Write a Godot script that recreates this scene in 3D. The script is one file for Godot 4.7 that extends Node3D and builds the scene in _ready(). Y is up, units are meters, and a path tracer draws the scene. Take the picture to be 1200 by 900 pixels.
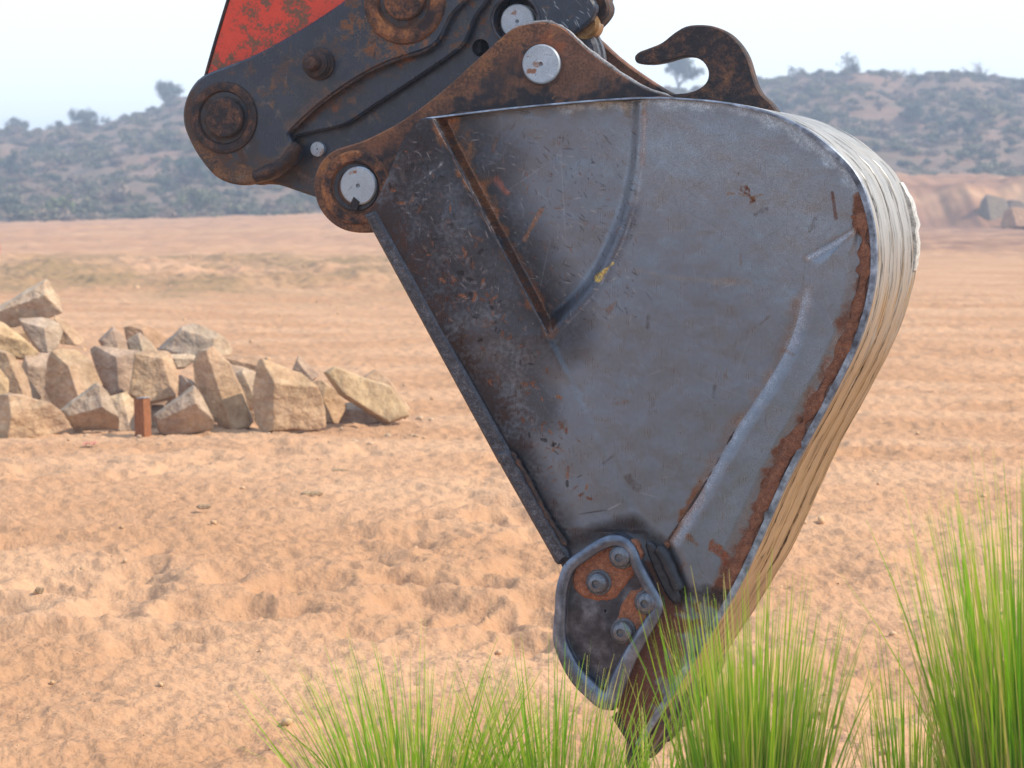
extends Node3D
# An excavator bucket hanging over a sandy work site: rocks, hazy scrub hills and tufts of grass round it.
# The photograph was surveyed at 1200 x 900; eye(x, y) is the line of sight of one of its points, and each
# outline is laid on the real plane (in metres) that the thing stands in.

const F := 2895.0
const EYE_HEIGHT := 1.24
const TURN := 0.2862                    # the bucket's side is turned this far from the camera
const D0 := 5.5
var pitch := atan(215.0 / F)

var ax_u: Vector3
var ax_n: Vector3
var plane_at: Vector3
var base_at: Vector3
var frame: Transform3D

var taken := {}
var mats := {}
var tile := 512
var n_fine: PackedByteArray
var n_mid: PackedByteArray
var n_coarse: PackedByteArray
var n_ridge: PackedByteArray

var g_low := FastNoiseLite.new()
var g_mid := FastNoiseLite.new()
var g_fine := FastNoiseLite.new()
var g_cell := FastNoiseLite.new()
var g_long := FastNoiseLite.new()
var g_mask := FastNoiseLite.new()


# ------------------------------------------------------------------ survey
func eye(x: float, y: float) -> Vector3:
	return Vector3((x - 600.0) / F, -(y - 450.0) / F, -1.0).rotated(Vector3.RIGHT, -pitch)

func at(x: float, y: float, d: float) -> Vector3:
	var v := eye(x, y)
	return Vector3(0, EYE_HEIGHT, 0) + v * (d / -v.z)

func on_ground(x: float, y: float) -> Vector3:
	var v := eye(x, y)
	return Vector3(0, EYE_HEIGHT, 0) + v * (EYE_HEIGHT / -v.y)

# a surveyed point in the machine's own axes (u along the side plate, v up), on the plane w metres out from the side plate
func loc(x: float, y: float, w := 0.0) -> Vector2:
	var o := Vector3(0, EYE_HEIGHT, 0)
	var v := eye(x, y)
	var t := (ax_n.dot(plane_at - o) + w) / ax_n.dot(v)
	var p := o + v * t - base_at
	return Vector2(p.dot(ax_u), p.y)

func outline(a: Array, w := 0.0) -> PackedVector2Array:
	var out := PackedVector2Array()
	for i in range(0, a.size(), 2):
		out.append(loc(a[i], a[i + 1], w))
	return out

func smooth(pts: PackedVector2Array, n: int, closed := true) -> PackedVector2Array:
	var out := PackedVector2Array()
	var m := pts.size()
	var last := m if closed else m - 1
	for i in last:
		var p0: Vector2 = pts[(i - 1 + m) % m] if closed else pts[maxi(i - 1, 0)]
		var p1: Vector2 = pts[i]
		var p2: Vector2 = pts[(i + 1) % m]
		var p3: Vector2 = pts[(i + 2) % m] if closed else pts[mini(i + 2, m - 1)]
		for k in n:
			out.append(p1.cubic_interpolate(p2, p0, p3, float(k) / n) if false else catmull(p0, p1, p2, p3, float(k) / n))
	if not closed:
		out.append(pts[m - 1])
	return out

func catmull(a: Vector2, b: Vector2, c: Vector2, d: Vector2, t: float) -> Vector2:
	return 0.5 * (2.0 * b + (c - a) * t + (2.0 * a - 5.0 * b + 4.0 * c - d) * t * t + (3.0 * b - 3.0 * c + d - a) * t * t * t)

func ss(a: float, b: float, x: float) -> float:
	var t := clampf((x - a) / (b - a), 0.0, 1.0)
	return t * t * (3.0 - 2.0 * t)

func seg_dist(p: Vector2, a: Vector2, b: Vector2) -> float:
	var ab := b - a
	var t := clampf((p - a).dot(ab) / maxf(ab.length_squared(), 1e-12), 0.0, 1.0)
	return p.distance_to(a + ab * t)

func path_dist(p: Vector2, path: PackedVector2Array) -> float:
	var d := 1e9
	for i in path.size() - 1:
		d = minf(d, seg_dist(p, path[i], path[i + 1]))
	return d

func lin(r: float, g: float, b: float) -> Color:
	return Color(r / 255.0, g / 255.0, b / 255.0).srgb_to_linear()

func rgb8(r: float, g: float, b: float) -> Color:
	return Color(r / 255.0, g / 255.0, b / 255.0)


# ------------------------------------------------------------------ nodes
func numbered(called: String) -> String:
	var n: int = taken.get(called, 0)
	taken[called] = n + 1
	return called if n == 0 else "%s_%03d" % [called, n]

func tag(o: Node3D, label := "", category := "", group := "", kind := "") -> Node3D:
	if label: o.set_meta("label", label)
	if category: o.set_meta("category", category)
	if group: o.set_meta("group", group)
	if kind: o.set_meta("kind", kind)
	return o

func thing(called: String, label: String, category: String, where: Transform3D, group := "") -> Node3D:
	var o := Node3D.new()
	o.name = numbered(called)
	o.transform = where
	add_child(o, true)
	tag(o, label, category, group)
	return o

func put(called: String, mesh: Mesh, m: Material, parent: Node3D = self, where := Vector3.ZERO) -> MeshInstance3D:
	var o := MeshInstance3D.new()
	o.name = numbered(called) if parent == self else called
	if parent != self:
		var k := 1
		while parent.has_node(NodePath(o.name)):
			o.name = "%s_%03d" % [called, k]
			k += 1
	o.mesh = mesh
	o.material_override = m
	o.position = where
	parent.add_child(o, true)
	return o


# ------------------------------------------------------------------ mesh building
class Builder:
	var v := PackedVector3Array()
	var n := PackedVector3Array()
	var t := PackedVector2Array()
	var c := PackedColorArray()
	var idx := PackedInt32Array()
	var tint := Color.WHITE
	var uv_from := Vector2.ZERO
	var uv_size := Vector2.ONE

	func add(p: Vector3, nn: Vector3, uv = null) -> int:
		v.append(p)
		n.append(nn)
		c.append(tint)
		if uv == null:
			t.append(Vector2((p.x - uv_from.x) / uv_size.x, 1.0 - (p.y - uv_from.y) / uv_size.y))
		else:
			t.append(uv)
		return v.size() - 1

	func tri(a: int, b: int, d: int) -> void:
		var g := (v[b] - v[a]).cross(v[d] - v[a])
		if g.dot(n[a] + n[b] + n[d]) > 0.0:
			idx.append_array(PackedInt32Array([a, d, b]))
		else:
			idx.append_array(PackedInt32Array([a, b, d]))

	func quad(a: int, b: int, d: int, e: int) -> void:
		tri(a, b, d)
		tri(a, d, e)

	func mesh() -> ArrayMesh:
		var arr := []
		arr.resize(Mesh.ARRAY_MAX)
		arr[Mesh.ARRAY_VERTEX] = v
		arr[Mesh.ARRAY_NORMAL] = n
		arr[Mesh.ARRAY_TEX_UV] = t
		arr[Mesh.ARRAY_COLOR] = c
		arr[Mesh.ARRAY_INDEX] = idx
		var m := ArrayMesh.new()
		m.add_surface_from_arrays(Mesh.PRIMITIVE_TRIANGLES, arr)
		return m

	# a plate with bevelled front rim; holes are round: [centre, radius]
	func plate(poly_in: PackedVector2Array, z0: float, z1: float, bevel := 0.004, holes := []) -> void:
		var poly := poly_in.duplicate()
		if Geometry2D.is_polygon_clockwise(poly):
			poly.reverse()
		var m := poly.size()
		var inset := PackedVector2Array()
		var side: Array[Vector2] = []
		for i in m:
			var e: Vector2 = (poly[(i + 1) % m] - poly[i]).normalized()
			side.append(Vector2(e.y, -e.x))
		for i in m:
			var a: Vector2 = side[(i - 1 + m) % m]
			var b: Vector2 = side[i]
			var s := (a + b)
			s = s / maxf(0.35, 1.0 + a.dot(b))
			inset.append(poly[i] - s * bevel)
		for i in m:
			var j := (i + 1) % m
			var na: Vector2 = side[i]
			var nb: Vector2 = side[i]
			var pa: Vector2 = side[(i - 1 + m) % m]
			var pb: Vector2 = side[j]
			if na.dot(pa) > 0.8: na = (na + pa).normalized()
			if nb.dot(pb) > 0.8: nb = (nb + pb).normalized()
			var n3a := Vector3(na.x, na.y, 0)
			var n3b := Vector3(nb.x, nb.y, 0)
			var p := poly[i]
			var q := poly[j]
			quad(add(Vector3(p.x, p.y, z0), n3a), add(Vector3(q.x, q.y, z0), n3b), add(Vector3(q.x, q.y, z1 - bevel), n3b), add(Vector3(p.x, p.y, z1 - bevel), n3a))
			var ba := (n3a + Vector3.BACK).normalized()
			var bb := (n3b + Vector3.BACK).normalized()
			quad(add(Vector3(p.x, p.y, z1 - bevel), ba), add(Vector3(q.x, q.y, z1 - bevel), bb), add(Vector3(inset[j].x, inset[j].y, z1), bb), add(Vector3(inset[i].x, inset[i].y, z1), ba))
		cap(inset, z1, Vector3.BACK, holes)
		cap(poly, z0, Vector3.FORWARD, holes)
		for h in holes:
			var o: Vector2 = h[0]
			for k in 28:
				var a := TAU * k / 28.0
				var b := TAU * (k + 1) / 28.0
				var da := Vector2(cos(a), sin(a))
				var db := Vector2(cos(b), sin(b))
				var p: Vector2 = o + da * h[1]
				var q: Vector2 = o + db * h[1]
				quad(add(Vector3(p.x, p.y, z0), Vector3(-da.x, -da.y, 0)), add(Vector3(q.x, q.y, z0), Vector3(-db.x, -db.y, 0)), add(Vector3(q.x, q.y, z1), Vector3(-db.x, -db.y, 0)), add(Vector3(p.x, p.y, z1), Vector3(-da.x, -da.y, 0)))

	func cap(poly: PackedVector2Array, z: float, nn: Vector3, holes := []) -> void:
		var ring := poly.duplicate()
		for h in holes:
			var o: Vector2 = h[0]
			var best := 0
			for i in ring.size():
				if ring[i].distance_to(o) < ring[best].distance_to(o): best = i
			var from := (ring[best] - o).angle()
			var keyed := ring.slice(0, best + 1)
			for k in 29:
				var a := from - TAU * k / 28.0
				keyed.append(o + Vector2(cos(a), sin(a)) * h[1] * (1.0 if k < 28 else 1.0001))
			keyed.append(ring[best] + Vector2(1e-5, 1e-5))
			keyed.append_array(ring.slice(best + 1))
			ring = keyed
		var tris := Geometry2D.triangulate_polygon(ring)
		if tris.is_empty():
			var mid := Vector2.ZERO
			for p in ring: mid += p
			ring.append(mid / ring.size())
			for k in ring.size() - 1:
				tris.append_array(PackedInt32Array([ring.size() - 1, k, (k + 1) % (ring.size() - 1)]))
		var first := v.size()
		for p in ring:
			add(Vector3(p.x, p.y, z), nn)
		for i in range(0, tris.size(), 3):
			tri(first + tris[i], first + tris[i + 1], first + tris[i + 2])

	# profile of (radius, height) turned round axis z of the basis b at o
	func lathe(profile: Array, o: Vector3, b := Basis.IDENTITY, sides := 32, sharp := true) -> void:
		for k in profile.size() - 1:
			var p: Vector2 = profile[k]
			var q: Vector2 = profile[k + 1]
			var d := (q - p).normalized()
			var nn := Vector2(d.y, -d.x)
			var row := []
			for i in sides + 1:
				var a := TAU * i / sides
				var e := Vector3(cos(a), sin(a), 0)
				var nv := b * (e * nn.x + Vector3(0, 0, nn.y)).normalized()
				row.append([add(o + b * (e * p.x + Vector3(0, 0, p.y)), nv), add(o + b * (e * q.x + Vector3(0, 0, q.y)), nv)])
			for i in sides:
				if p.x > 1e-6: tri(row[i][0], row[i + 1][0], row[i + 1][1])
				if q.x > 1e-6: tri(row[i][0], row[i + 1][1], row[i][1])

	func tube(path: PackedVector3Array, radii: PackedFloat32Array, sides := 8, flat := 1.0, up := Vector3.BACK) -> void:
		var prev := -1
		for i in path.size():
			var dir := (path[mini(i + 1, path.size() - 1)] - path[maxi(i - 1, 0)]).normalized()
			var u := up
			if absf(u.dot(dir)) > 0.95: u = Vector3.RIGHT
			var s := dir.cross(u).normalized()
			var w := s.cross(dir).normalized()
			var first := v.size()
			for k in sides + 1:
				var a := TAU * k / sides
				var e := s * cos(a) + w * sin(a) * flat
				add(path[i] + e * radii[i], (s * cos(a) * flat + w * sin(a)).normalized(), Vector2(float(k) / sides, i * 0.2))
			if prev >= 0:
				for k in sides:
					quad(prev + k, prev + k + 1, first + k + 1, first + k)
			prev = first
		for e in [0, path.size() - 1]:
			var dir: Vector3 = (path[1] - path[0]).normalized() * -1.0 if e == 0 else (path[e] - path[e - 1]).normalized()
			var first := v.size()
			var m := add(path[e], dir)
			var ring0: int = (0 if e == 0 else prev)
			if e == 0: ring0 = prev - (path.size() - 1) * (sides + 1)
			for k in sides + 1:
				add(v[ring0 + k], dir)
			for k in sides:
				tri(m, first + 1 + k, first + 2 + k)

	func box(o: Vector3, half: Vector3, b := Basis.IDENTITY, bev := 0.0) -> void:
		var nv := [Vector3.RIGHT, Vector3.UP, Vector3.BACK]
		for k in 3:
			for s in [-1.0, 1.0]:
				var nn: Vector3 = nv[k] * s
				var u: Vector3 = nv[(k + 1) % 3]
				var w: Vector3 = nv[(k + 2) % 3]
				var hu := (u * half).length() - bev
				var hw := (w * half).length() - bev
				var f := nn * half
				quad(add(o + b * (f - u * hu - w * hw), b * nn), add(o + b * (f + u * hu - w * hw), b * nn), add(o + b * (f + u * hu + w * hw), b * nn), add(o + b * (f - u * hu + w * hw), b * nn))


# grid of nx by ny positions -> mesh with smooth normals; flip so that normals point to the "side" given
func grid_mesh(pos: PackedVector3Array, nx: int, ny: int, toward: Vector3, col := PackedColorArray(), uv := PackedVector2Array(), wrap := false) -> ArrayMesh:
	var nrm := PackedVector3Array()
	nrm.resize(pos.size())
	var sgn := 0.0
	for j in ny:
		var jr := j * nx
		var j0 := maxi(j - 1, 0) * nx
		var j1 := mini(j + 1, ny - 1) * nx
		for i in nx:
			var i0 := i - 1 if i > 0 else (nx - 2 if wrap else 0)
			var i1 := i + 1 if i < nx - 1 else (1 if wrap else nx - 1)
			nrm[jr + i] = (pos[jr + i1] - pos[jr + i0]).cross(pos[j1 + i] - pos[j0 + i]).normalized()
	var mid := nrm[(ny / 2) * nx + nx / 2]
	sgn = 1.0 if mid.dot(toward) >= 0.0 else -1.0
	if sgn < 0.0:
		for i in nrm.size():
			nrm[i] = -nrm[i]
	var idx := PackedInt32Array()
	idx.resize((nx - 1) * (ny - 1) * 6)
	var k := 0
	for j in ny - 1:
		for i in nx - 1:
			var a := j * nx + i
			if sgn > 0.0:
				idx[k] = a; idx[k + 1] = a + nx; idx[k + 2] = a + 1
				idx[k + 3] = a + 1; idx[k + 4] = a + nx; idx[k + 5] = a + nx + 1
			else:
				idx[k] = a; idx[k + 1] = a + 1; idx[k + 2] = a + nx
				idx[k + 3] = a + 1; idx[k + 4] = a + nx + 1; idx[k + 5] = a + nx
			k += 6
	var arr := []
	arr.resize(Mesh.ARRAY_MAX)
	arr[Mesh.ARRAY_VERTEX] = pos
	arr[Mesh.ARRAY_NORMAL] = nrm
	if col.size(): arr[Mesh.ARRAY_COLOR] = col
	if uv.size(): arr[Mesh.ARRAY_TEX_UV] = uv
	arr[Mesh.ARRAY_INDEX] = idx
	var m := ArrayMesh.new()
	m.add_surface_from_arrays(Mesh.PRIMITIVE_TRIANGLES, arr)
	return m


# ------------------------------------------------------------------ textures
func noise_of(sd: int, freq: float, type := FastNoiseLite.TYPE_SIMPLEX_SMOOTH, oct := 4, fractal := FastNoiseLite.FRACTAL_FBM) -> FastNoiseLite:
	var f := FastNoiseLite.new()
	f.seed = sd
	f.frequency = freq
	f.noise_type = type
	f.fractal_type = fractal
	f.fractal_octaves = oct
	return f

func noise_bytes(sd: int, freq: float, oct := 4, fractal := FastNoiseLite.FRACTAL_FBM) -> PackedByteArray:
	var im := noise_of(sd, freq, FastNoiseLite.TYPE_SIMPLEX_SMOOTH, oct, fractal).get_seamless_image(tile, tile)
	im.convert(Image.FORMAT_L8)
	return im.get_data()

func gray_texture(sd: int, freq: float, oct: int, fractal := FastNoiseLite.FRACTAL_FBM, size := 512, lo := 0.0, hi := 1.0, type := FastNoiseLite.TYPE_SIMPLEX_SMOOTH) -> ImageTexture:
	var im := noise_of(sd, freq, type, oct, fractal).get_seamless_image(size, size)
	im.convert(Image.FORMAT_L8)
	if lo > 0.0 or hi < 1.0:
		var d := im.get_data()
		for i in d.size():
			d[i] = int(255.0 * (lo + (hi - lo) * d[i] / 255.0))
		im = Image.create_from_data(size, size, false, Image.FORMAT_L8, d)
	return ImageTexture.create_from_image(im)

# a tiling texture whose colour runs through a list of [height, colour] by coarse noise, mottled with fine noise
func mottled(stops: Array, wc: float, wm: float, wf: float, shift := 0) -> ImageTexture:
	var g := Gradient.new()
	var offs := PackedFloat32Array()
	var cols := PackedColorArray()
	for s in stops:
		offs.append(s[0])
		cols.append(s[1])
	g.offsets = offs
	g.colors = cols
	var lut := PackedByteArray()
	for i in 256:
		var c := g.sample(i / 255.0)
		lut.append_array(PackedByteArray([c.r8, c.g8, c.b8]))
	var d := PackedByteArray()
	d.resize(tile * tile * 3)
	var tot := wc + wm + wf
	for i in tile * tile:
		var j := (i + shift) % (tile * tile)
		var x := (n_coarse[j] * wc + n_mid[(j + shift * 3) % (tile * tile)] * wm + n_fine[j] * wf) / tot
		var k := clampi(int((x - 128.0) * 1.5 + 128.0), 0, 255) * 3
		d[i * 3] = lut[k]
		d[i * 3 + 1] = lut[k + 1]
		d[i * 3 + 2] = lut[k + 2]
	return ImageTexture.create_from_image(Image.create_from_data(tile, tile, false, Image.FORMAT_RGB8, d))


# paints wear and stains on the sheet of a plate, in the plate's own metres
class Painter:
	var w: int
	var h: int
	var r := PackedFloat32Array()
	var g := PackedFloat32Array()
	var b := PackedFloat32Array()
	var q := PackedFloat32Array()
	var from: Vector2
	var size: Vector2
	var nf: PackedByteArray
	var nm: PackedByteArray
	var nc: PackedByteArray
	var rng := RandomNumberGenerator.new()

	func _init(w_: int, h_: int, from_: Vector2, size_: Vector2, a: PackedByteArray, m: PackedByteArray, c: PackedByteArray) -> void:
		w = w_; h = h_; from = from_; size = size_
		nf = a; nm = m; nc = c
		for arr in [r, g, b, q]: arr.resize(w * h)
		r.resize(w * h); g.resize(w * h); b.resize(w * h); q.resize(w * h)
		rng.seed = 77

	func tx(p: Vector2) -> Vector2:
		return Vector2((p.x - from.x) / size.x * w, (1.0 - (p.y - from.y) / size.y) * h)

	func fill(c: Color, va: float, rough: float) -> void:
		for y in h:
			for x in w:
				var k := (y & 511) * 512 + (x & 511)
				var k2 := ((y >> 1) & 511) * 512 + ((x >> 1) & 511)
				var k3 := ((y / 6 + x * 5) & 511) * 512 + ((x * 2) & 511)
				var s := 1.0 + va * ((nf[k] * 0.9 + nm[k2] * 0.6 + nc[k2] * 0.5 + nf[k3] * 0.7) / 344.25 - 1.0)
				var i := y * w + x
				r[i] = c.r * s
				g[i] = c.g * s
				b[i] = c.b * s
				q[i] = rough + (nm[k] - 128.0) / 900.0 + (nf[k3] - 128) / 1200.0

	# path in metres, width in metres; ragged: 0 clean edge .. 1 broken up; grain: how far the noise eats holes into it
	func stain(path: PackedVector2Array, wd: float, c: Color, strength: float, soft := 0.6, ragged := 0.6, grain := 0.3, rough := -1.0) -> void:
		var pts := PackedVector2Array()
		for p in path: pts.append(tx(p))
		if pts.size() == 1: pts.append(pts[0] + Vector2(0.01, 0))
		var wt := wd / size.x * w
		var lo := pts[0]
		var hi := pts[0]
		for p in pts:
			lo = lo.min(p)
			hi = hi.max(p)
		var pad := wt * (1.0 + ragged) + 2.0
		for y in range(maxi(0, int(lo.y - pad)), mini(h, int(hi.y + pad) + 1)):
			for x in range(maxi(0, int(lo.x - pad)), mini(w, int(hi.x + pad) + 1)):
				var p := Vector2(x, y)
				var d := 1e9
				for s in pts.size() - 1:
					var e := pts[s + 1] - pts[s]
					var t := clampf((p - pts[s]).dot(e) / e.length_squared(), 0.0, 1.0)
					d = minf(d, p.distance_squared_to(pts[s] + e * t))
				d = sqrt(d)
				if d > pad: continue
				var k := (y & 511) * 512 + (x & 511)
				var k2 := ((y >> 1) & 511) * 512 + ((x >> 1) & 511)
				d += (nc[k2] + nm[k] - 256.0) / 128.0 * wt * ragged
				var f := clampf((wt - d) / maxf(wt * soft, 0.7), 0.0, 1.0)
				if f <= 0.0: continue
				f *= strength * clampf(1.0 + grain * ((nf[k] + nm[k2]) / 110.0 - 2.6), 0.0, 1.0)
				var i := y * w + x
				var tone := 1.0 + 0.5 * (nf[(k * 7 + 991) & 262143] - 128.0) / 128.0
				r[i] += (c.r * tone - r[i]) * f
				g[i] += (c.g * tone - g[i]) * f
				b[i] += (c.b * tone - b[i]) * f
				if rough >= 0.0: q[i] += (rough - q[i]) * f

	func scratch(a: Vector2, e: Vector2, c: Color, strength: float, wd := 0.8) -> void:
		var p := tx(a)
		var p2 := tx(e)
		var n := int(p.distance_to(p2)) + 1
		for s in n + 1:
			var m := p.lerp(p2, float(s) / n)
			var fade := sin(PI * (0.08 + 0.84 * s / n))
			for dy in range(-2, 3):
				for dx in range(-2, 3):
					var x := int(m.x) + dx
					var y := int(m.y) + dy
					if x < 0 or y < 0 or x >= w or y >= h: continue
					var f := clampf(wd + 0.5 - Vector2(x + 0.5, y + 0.5).distance_to(m), 0.0, 1.0) * strength * fade
					var i := y * w + x
					r[i] += (c.r - r[i]) * f
					g[i] += (c.g - g[i]) * f
					b[i] += (c.b - b[i]) * f

	func scratches(n: int, lo: Vector2, hi: Vector2, cols: Array, len_most: float, ang: float, spread: float, strength: float, wd := 0.8) -> void:
		for i in n:
			var a := Vector2(rng.randf_range(lo.x, hi.x), rng.randf_range(lo.y, hi.y))
			var d := Vector2.from_angle(ang + rng.randfn(0.0, spread)) * len_most * pow(rng.randf(), 2.0)
			scratch(a, a + d, cols[rng.randi() % cols.size()], strength * rng.randf_range(0.4, 1.0), wd * rng.randf_range(0.6, 1.3))

	func colour() -> ImageTexture:
		var d := PackedByteArray()
		d.resize(w * h * 3)
		for i in w * h:
			d[i * 3] = clampi(int(r[i] * 255.0), 0, 255)
			d[i * 3 + 1] = clampi(int(g[i] * 255.0), 0, 255)
			d[i * 3 + 2] = clampi(int(b[i] * 255.0), 0, 255)
		return ImageTexture.create_from_image(Image.create_from_data(w, h, false, Image.FORMAT_RGB8, d))

	func roughness() -> ImageTexture:
		var d := PackedByteArray()
		d.resize(w * h)
		for i in w * h:
			d[i] = clampi(int(q[i] * 255.0), 0, 255)
		return ImageTexture.create_from_image(Image.create_from_data(w, h, false, Image.FORMAT_L8, d))


func std(tex: Texture2D, rough: float, metal := 0.0, tri := 0.0, world := false) -> StandardMaterial3D:
	var m := StandardMaterial3D.new()
	m.albedo_texture = tex
	m.roughness = rough
	m.metallic = metal
	if tri > 0.0:
		m.uv1_triplanar = true
		m.uv1_world_triplanar = world
		m.uv1_scale = Vector3.ONE / tri
	return m

func relief(m: StandardMaterial3D, tex: Texture2D, cm: float) -> StandardMaterial3D:
	m.heightmap_enabled = true
	m.heightmap_texture = tex
	m.heightmap_scale = cm
	return m


func make_materials() -> void:
	n_fine = noise_bytes(11, 0.11, 3)
	n_mid = noise_bytes(12, 0.03, 4)
	n_coarse = noise_bytes(13, 0.009, 4)
	n_ridge = noise_bytes(14, 0.05, 3, FastNoiseLite.FRACTAL_RIDGED)
	var h_fine := gray_texture(21, 0.05, 5)
	var h_rough := gray_texture(22, 0.02, 6)
	var rust := mottled([[0.0, rgb8(24, 22, 28)], [0.28, rgb8(40, 32, 34)], [0.42, rgb8(74, 50, 40)], [0.55, rgb8(108, 70, 48)], [0.72, rgb8(142, 92, 56)], [1.0, rgb8(176, 124, 78)]], 1.4, 0.9, 0.6)
	mats.rust = relief(std(rust, 0.85, 0.0, 0.5), h_fine, 0.25)
	var dark_rust := mottled([[0.0, rgb8(18, 17, 22)], [0.42, rgb8(38, 31, 34)], [0.6, rgb8(72, 48, 38)], [1.0, rgb8(130, 84, 54)]], 1.0, 1.0, 0.8, 7777)
	mats.dark_rust = relief(std(dark_rust, 0.75, 0.0, 0.4), h_fine, 0.2)
	var mud := mottled([[0.0, rgb8(70, 44, 34)], [0.5, rgb8(118, 76, 56)], [1.0, rgb8(158, 110, 82)]], 0.5, 1.0, 1.4, 3333)
	mats.mud = relief(std(mud, 0.95, 0.0, 0.25), h_rough, 0.5)
	var black := mottled([[0.0, rgb8(22, 24, 30)], [0.6, rgb8(46, 48, 56)], [1.0, rgb8(84, 74, 68)]], 0.7, 1.0, 1.0, 5151)
	mats.black_steel = relief(std(black, 0.42, 0.35, 0.3), h_fine, 0.06)
	var edge := mottled([[0.0, rgb8(34, 32, 38)], [0.5, rgb8(66, 66, 74)], [1.0, rgb8(118, 116, 120)]], 0.8, 1.0, 1.2, 991)
	mats.worn_edge = relief(std(edge, 0.5, 0.3, 0.3), h_fine, 0.15)
	var pp := Painter.new(512, 512, Vector2.ZERO, Vector2(0.29, 0.29), n_fine, n_mid, n_coarse)
	pp.fill(rgb8(160, 169, 179), 0.2, 0.4)
	pp.scratches(330, Vector2.ZERO, Vector2(0.29, 0.29), [rgb8(70, 62, 62), rgb8(110, 104, 104), rgb8(226, 230, 236)], 0.03, 0.9, 0.7, 0.75, 0.8)
	for i in 12:
		var c := Vector2(pp.rng.randf(), pp.rng.randf()) * 0.29
		pp.stain(PackedVector2Array([c, c + Vector2(0.012, 0.003)]), 0.005, rgb8(126, 74, 48), 0.85, 0.6, 0.9, 0.6)
	mats.pin = relief(std(pp.colour(), 0.4, 0.35, 0.29), h_fine, 0.02)
	mats.brass = std(mottled([[0.0, rgb8(110, 80, 50)], [1.0, rgb8(190, 150, 100)]], 1, 1, 1), 0.4, 0.7, 0.2)
	# red paint of the arm, dust and dried mud on it
	var red := mottled([[0.0, rgb8(212, 68, 42)], [0.48, rgb8(200, 60, 38)], [0.58, rgb8(160, 62, 42)], [0.66, rgb8(116, 74, 52)], [1.0, rgb8(96, 66, 50)]], 1.1, 0.9, 0.9, 4040)
	mats.red = relief(std(red, 0.5, 0.0, 0.55), h_fine, 0.05)
	# back of the bucket: polished by the earth, streaked along its length
	var d := PackedByteArray()
	d.resize(512 * 512 * 3)
	for y in 512:
		for x in 512:
			var a: float = n_mid[(((y >> 4) & 511) * 512 + ((x * 3) & 511))]
			var b2: float = n_fine[(((y >> 5) & 511) * 512 + ((x * 2) & 511))]
			var c2: float = n_fine[(((y >> 2) & 511) * 512 + x)]
			var s := clampf(0.98 + ((a - 128.0) * 0.7 + (b2 - 128.0) * 0.7 + (c2 - 128.0) * 0.6) / 255.0, 0.0, 1.0)
			if c2 + a < 178.0: s *= 0.6
			var i := (y * 512 + x) * 3
			d[i] = int(s * 250.0)
			d[i + 1] = int(s * 246.0)
			d[i + 2] = int(s * 238.0)
	mats.back = StandardMaterial3D.new()
	mats.back.albedo_texture = ImageTexture.create_from_image(Image.create_from_data(512, 512, false, Image.FORMAT_RGB8, d))
	mats.back.vertex_color_use_as_albedo = true
	mats.back.roughness = 0.45
	mats.back.metallic = 0.3
	# sand
	var sand := mottled([[0.0, rgb8(216, 206, 198)], [0.5, rgb8(236, 232, 228)], [1.0, rgb8(255, 252, 248)]], 0.4, 1.0, 1.3, 21)
	mats.sand = relief(std(sand, 0.96, 0.0, 0.9, true), gray_texture(31, 0.04, 5, FastNoiseLite.FRACTAL_FBM, 1024), 0.55)
	mats.sand.vertex_color_use_as_albedo = true
	mats.sand.specular_mode = BaseMaterial3D.SPECULAR_SCHLICK_GGX
	mats.sand.metallic_specular = 0.2
	var soil := mottled([[0.0, rgb8(150, 140, 130)], [0.5, rgb8(220, 212, 204)], [1.0, rgb8(255, 250, 244)]], 1.0, 1.0, 1.0, 99)
	mats.hill = std(soil, 1.0, 0.0, 9.0, true)
	mats.hill.vertex_color_use_as_albedo = true
	# rock
	var rock := mottled([[0.0, rgb8(150, 132, 118)], [0.35, rgb8(206, 194, 182)], [0.7, rgb8(240, 234, 226)], [1.0, rgb8(255, 252, 246)]], 1.0, 1.0, 1.0, 314)
	var rock_h := gray_texture(41, 0.011, 6, FastNoiseLite.FRACTAL_FBM, 512)
	mats.rock = relief(std(rock, 0.92, 0.0, 0.55), rock_h, 1.8)
	mats.rock.vertex_color_use_as_albedo = true
	var wood := mottled([[0.0, rgb8(82, 50, 32)], [0.5, rgb8(136, 84, 50)], [1.0, rgb8(180, 120, 78)]], 0.3, 1.0, 1.0, 63)
	mats.wood = std(wood, 0.85, 0.0, 0.2)
	mats.wood.uv1_scale = Vector3(9, 1.2, 9)
	mats.leaf = StandardMaterial3D.new()
	mats.leaf.vertex_color_use_as_albedo = true
	mats.leaf.roughness = 0.8
	mats.leaf.backlight_enabled = true
	mats.leaf.backlight = Color(0.25, 0.28, 0.16)
	mats.bark = StandardMaterial3D.new()
	mats.bark.albedo_color = rgb8(92, 80, 72)
	mats.bark.roughness = 0.95
	mats.blade = StandardMaterial3D.new()
	mats.blade.vertex_color_use_as_albedo = true
	mats.blade.roughness = 0.62
	mats.blade.backlight_enabled = true
	mats.blade.backlight = Color(0.85, 0.9, 0.3)
	mats.hole = StandardMaterial3D.new()
	mats.hole.albedo_color = rgb8(14, 13, 15)
	mats.hole.roughness = 0.9
	mats.red_post = StandardMaterial3D.new()
	mats.red_post.albedo_color = rgb8(190, 40, 36)
	mats.red_post.roughness = 0.6


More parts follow.
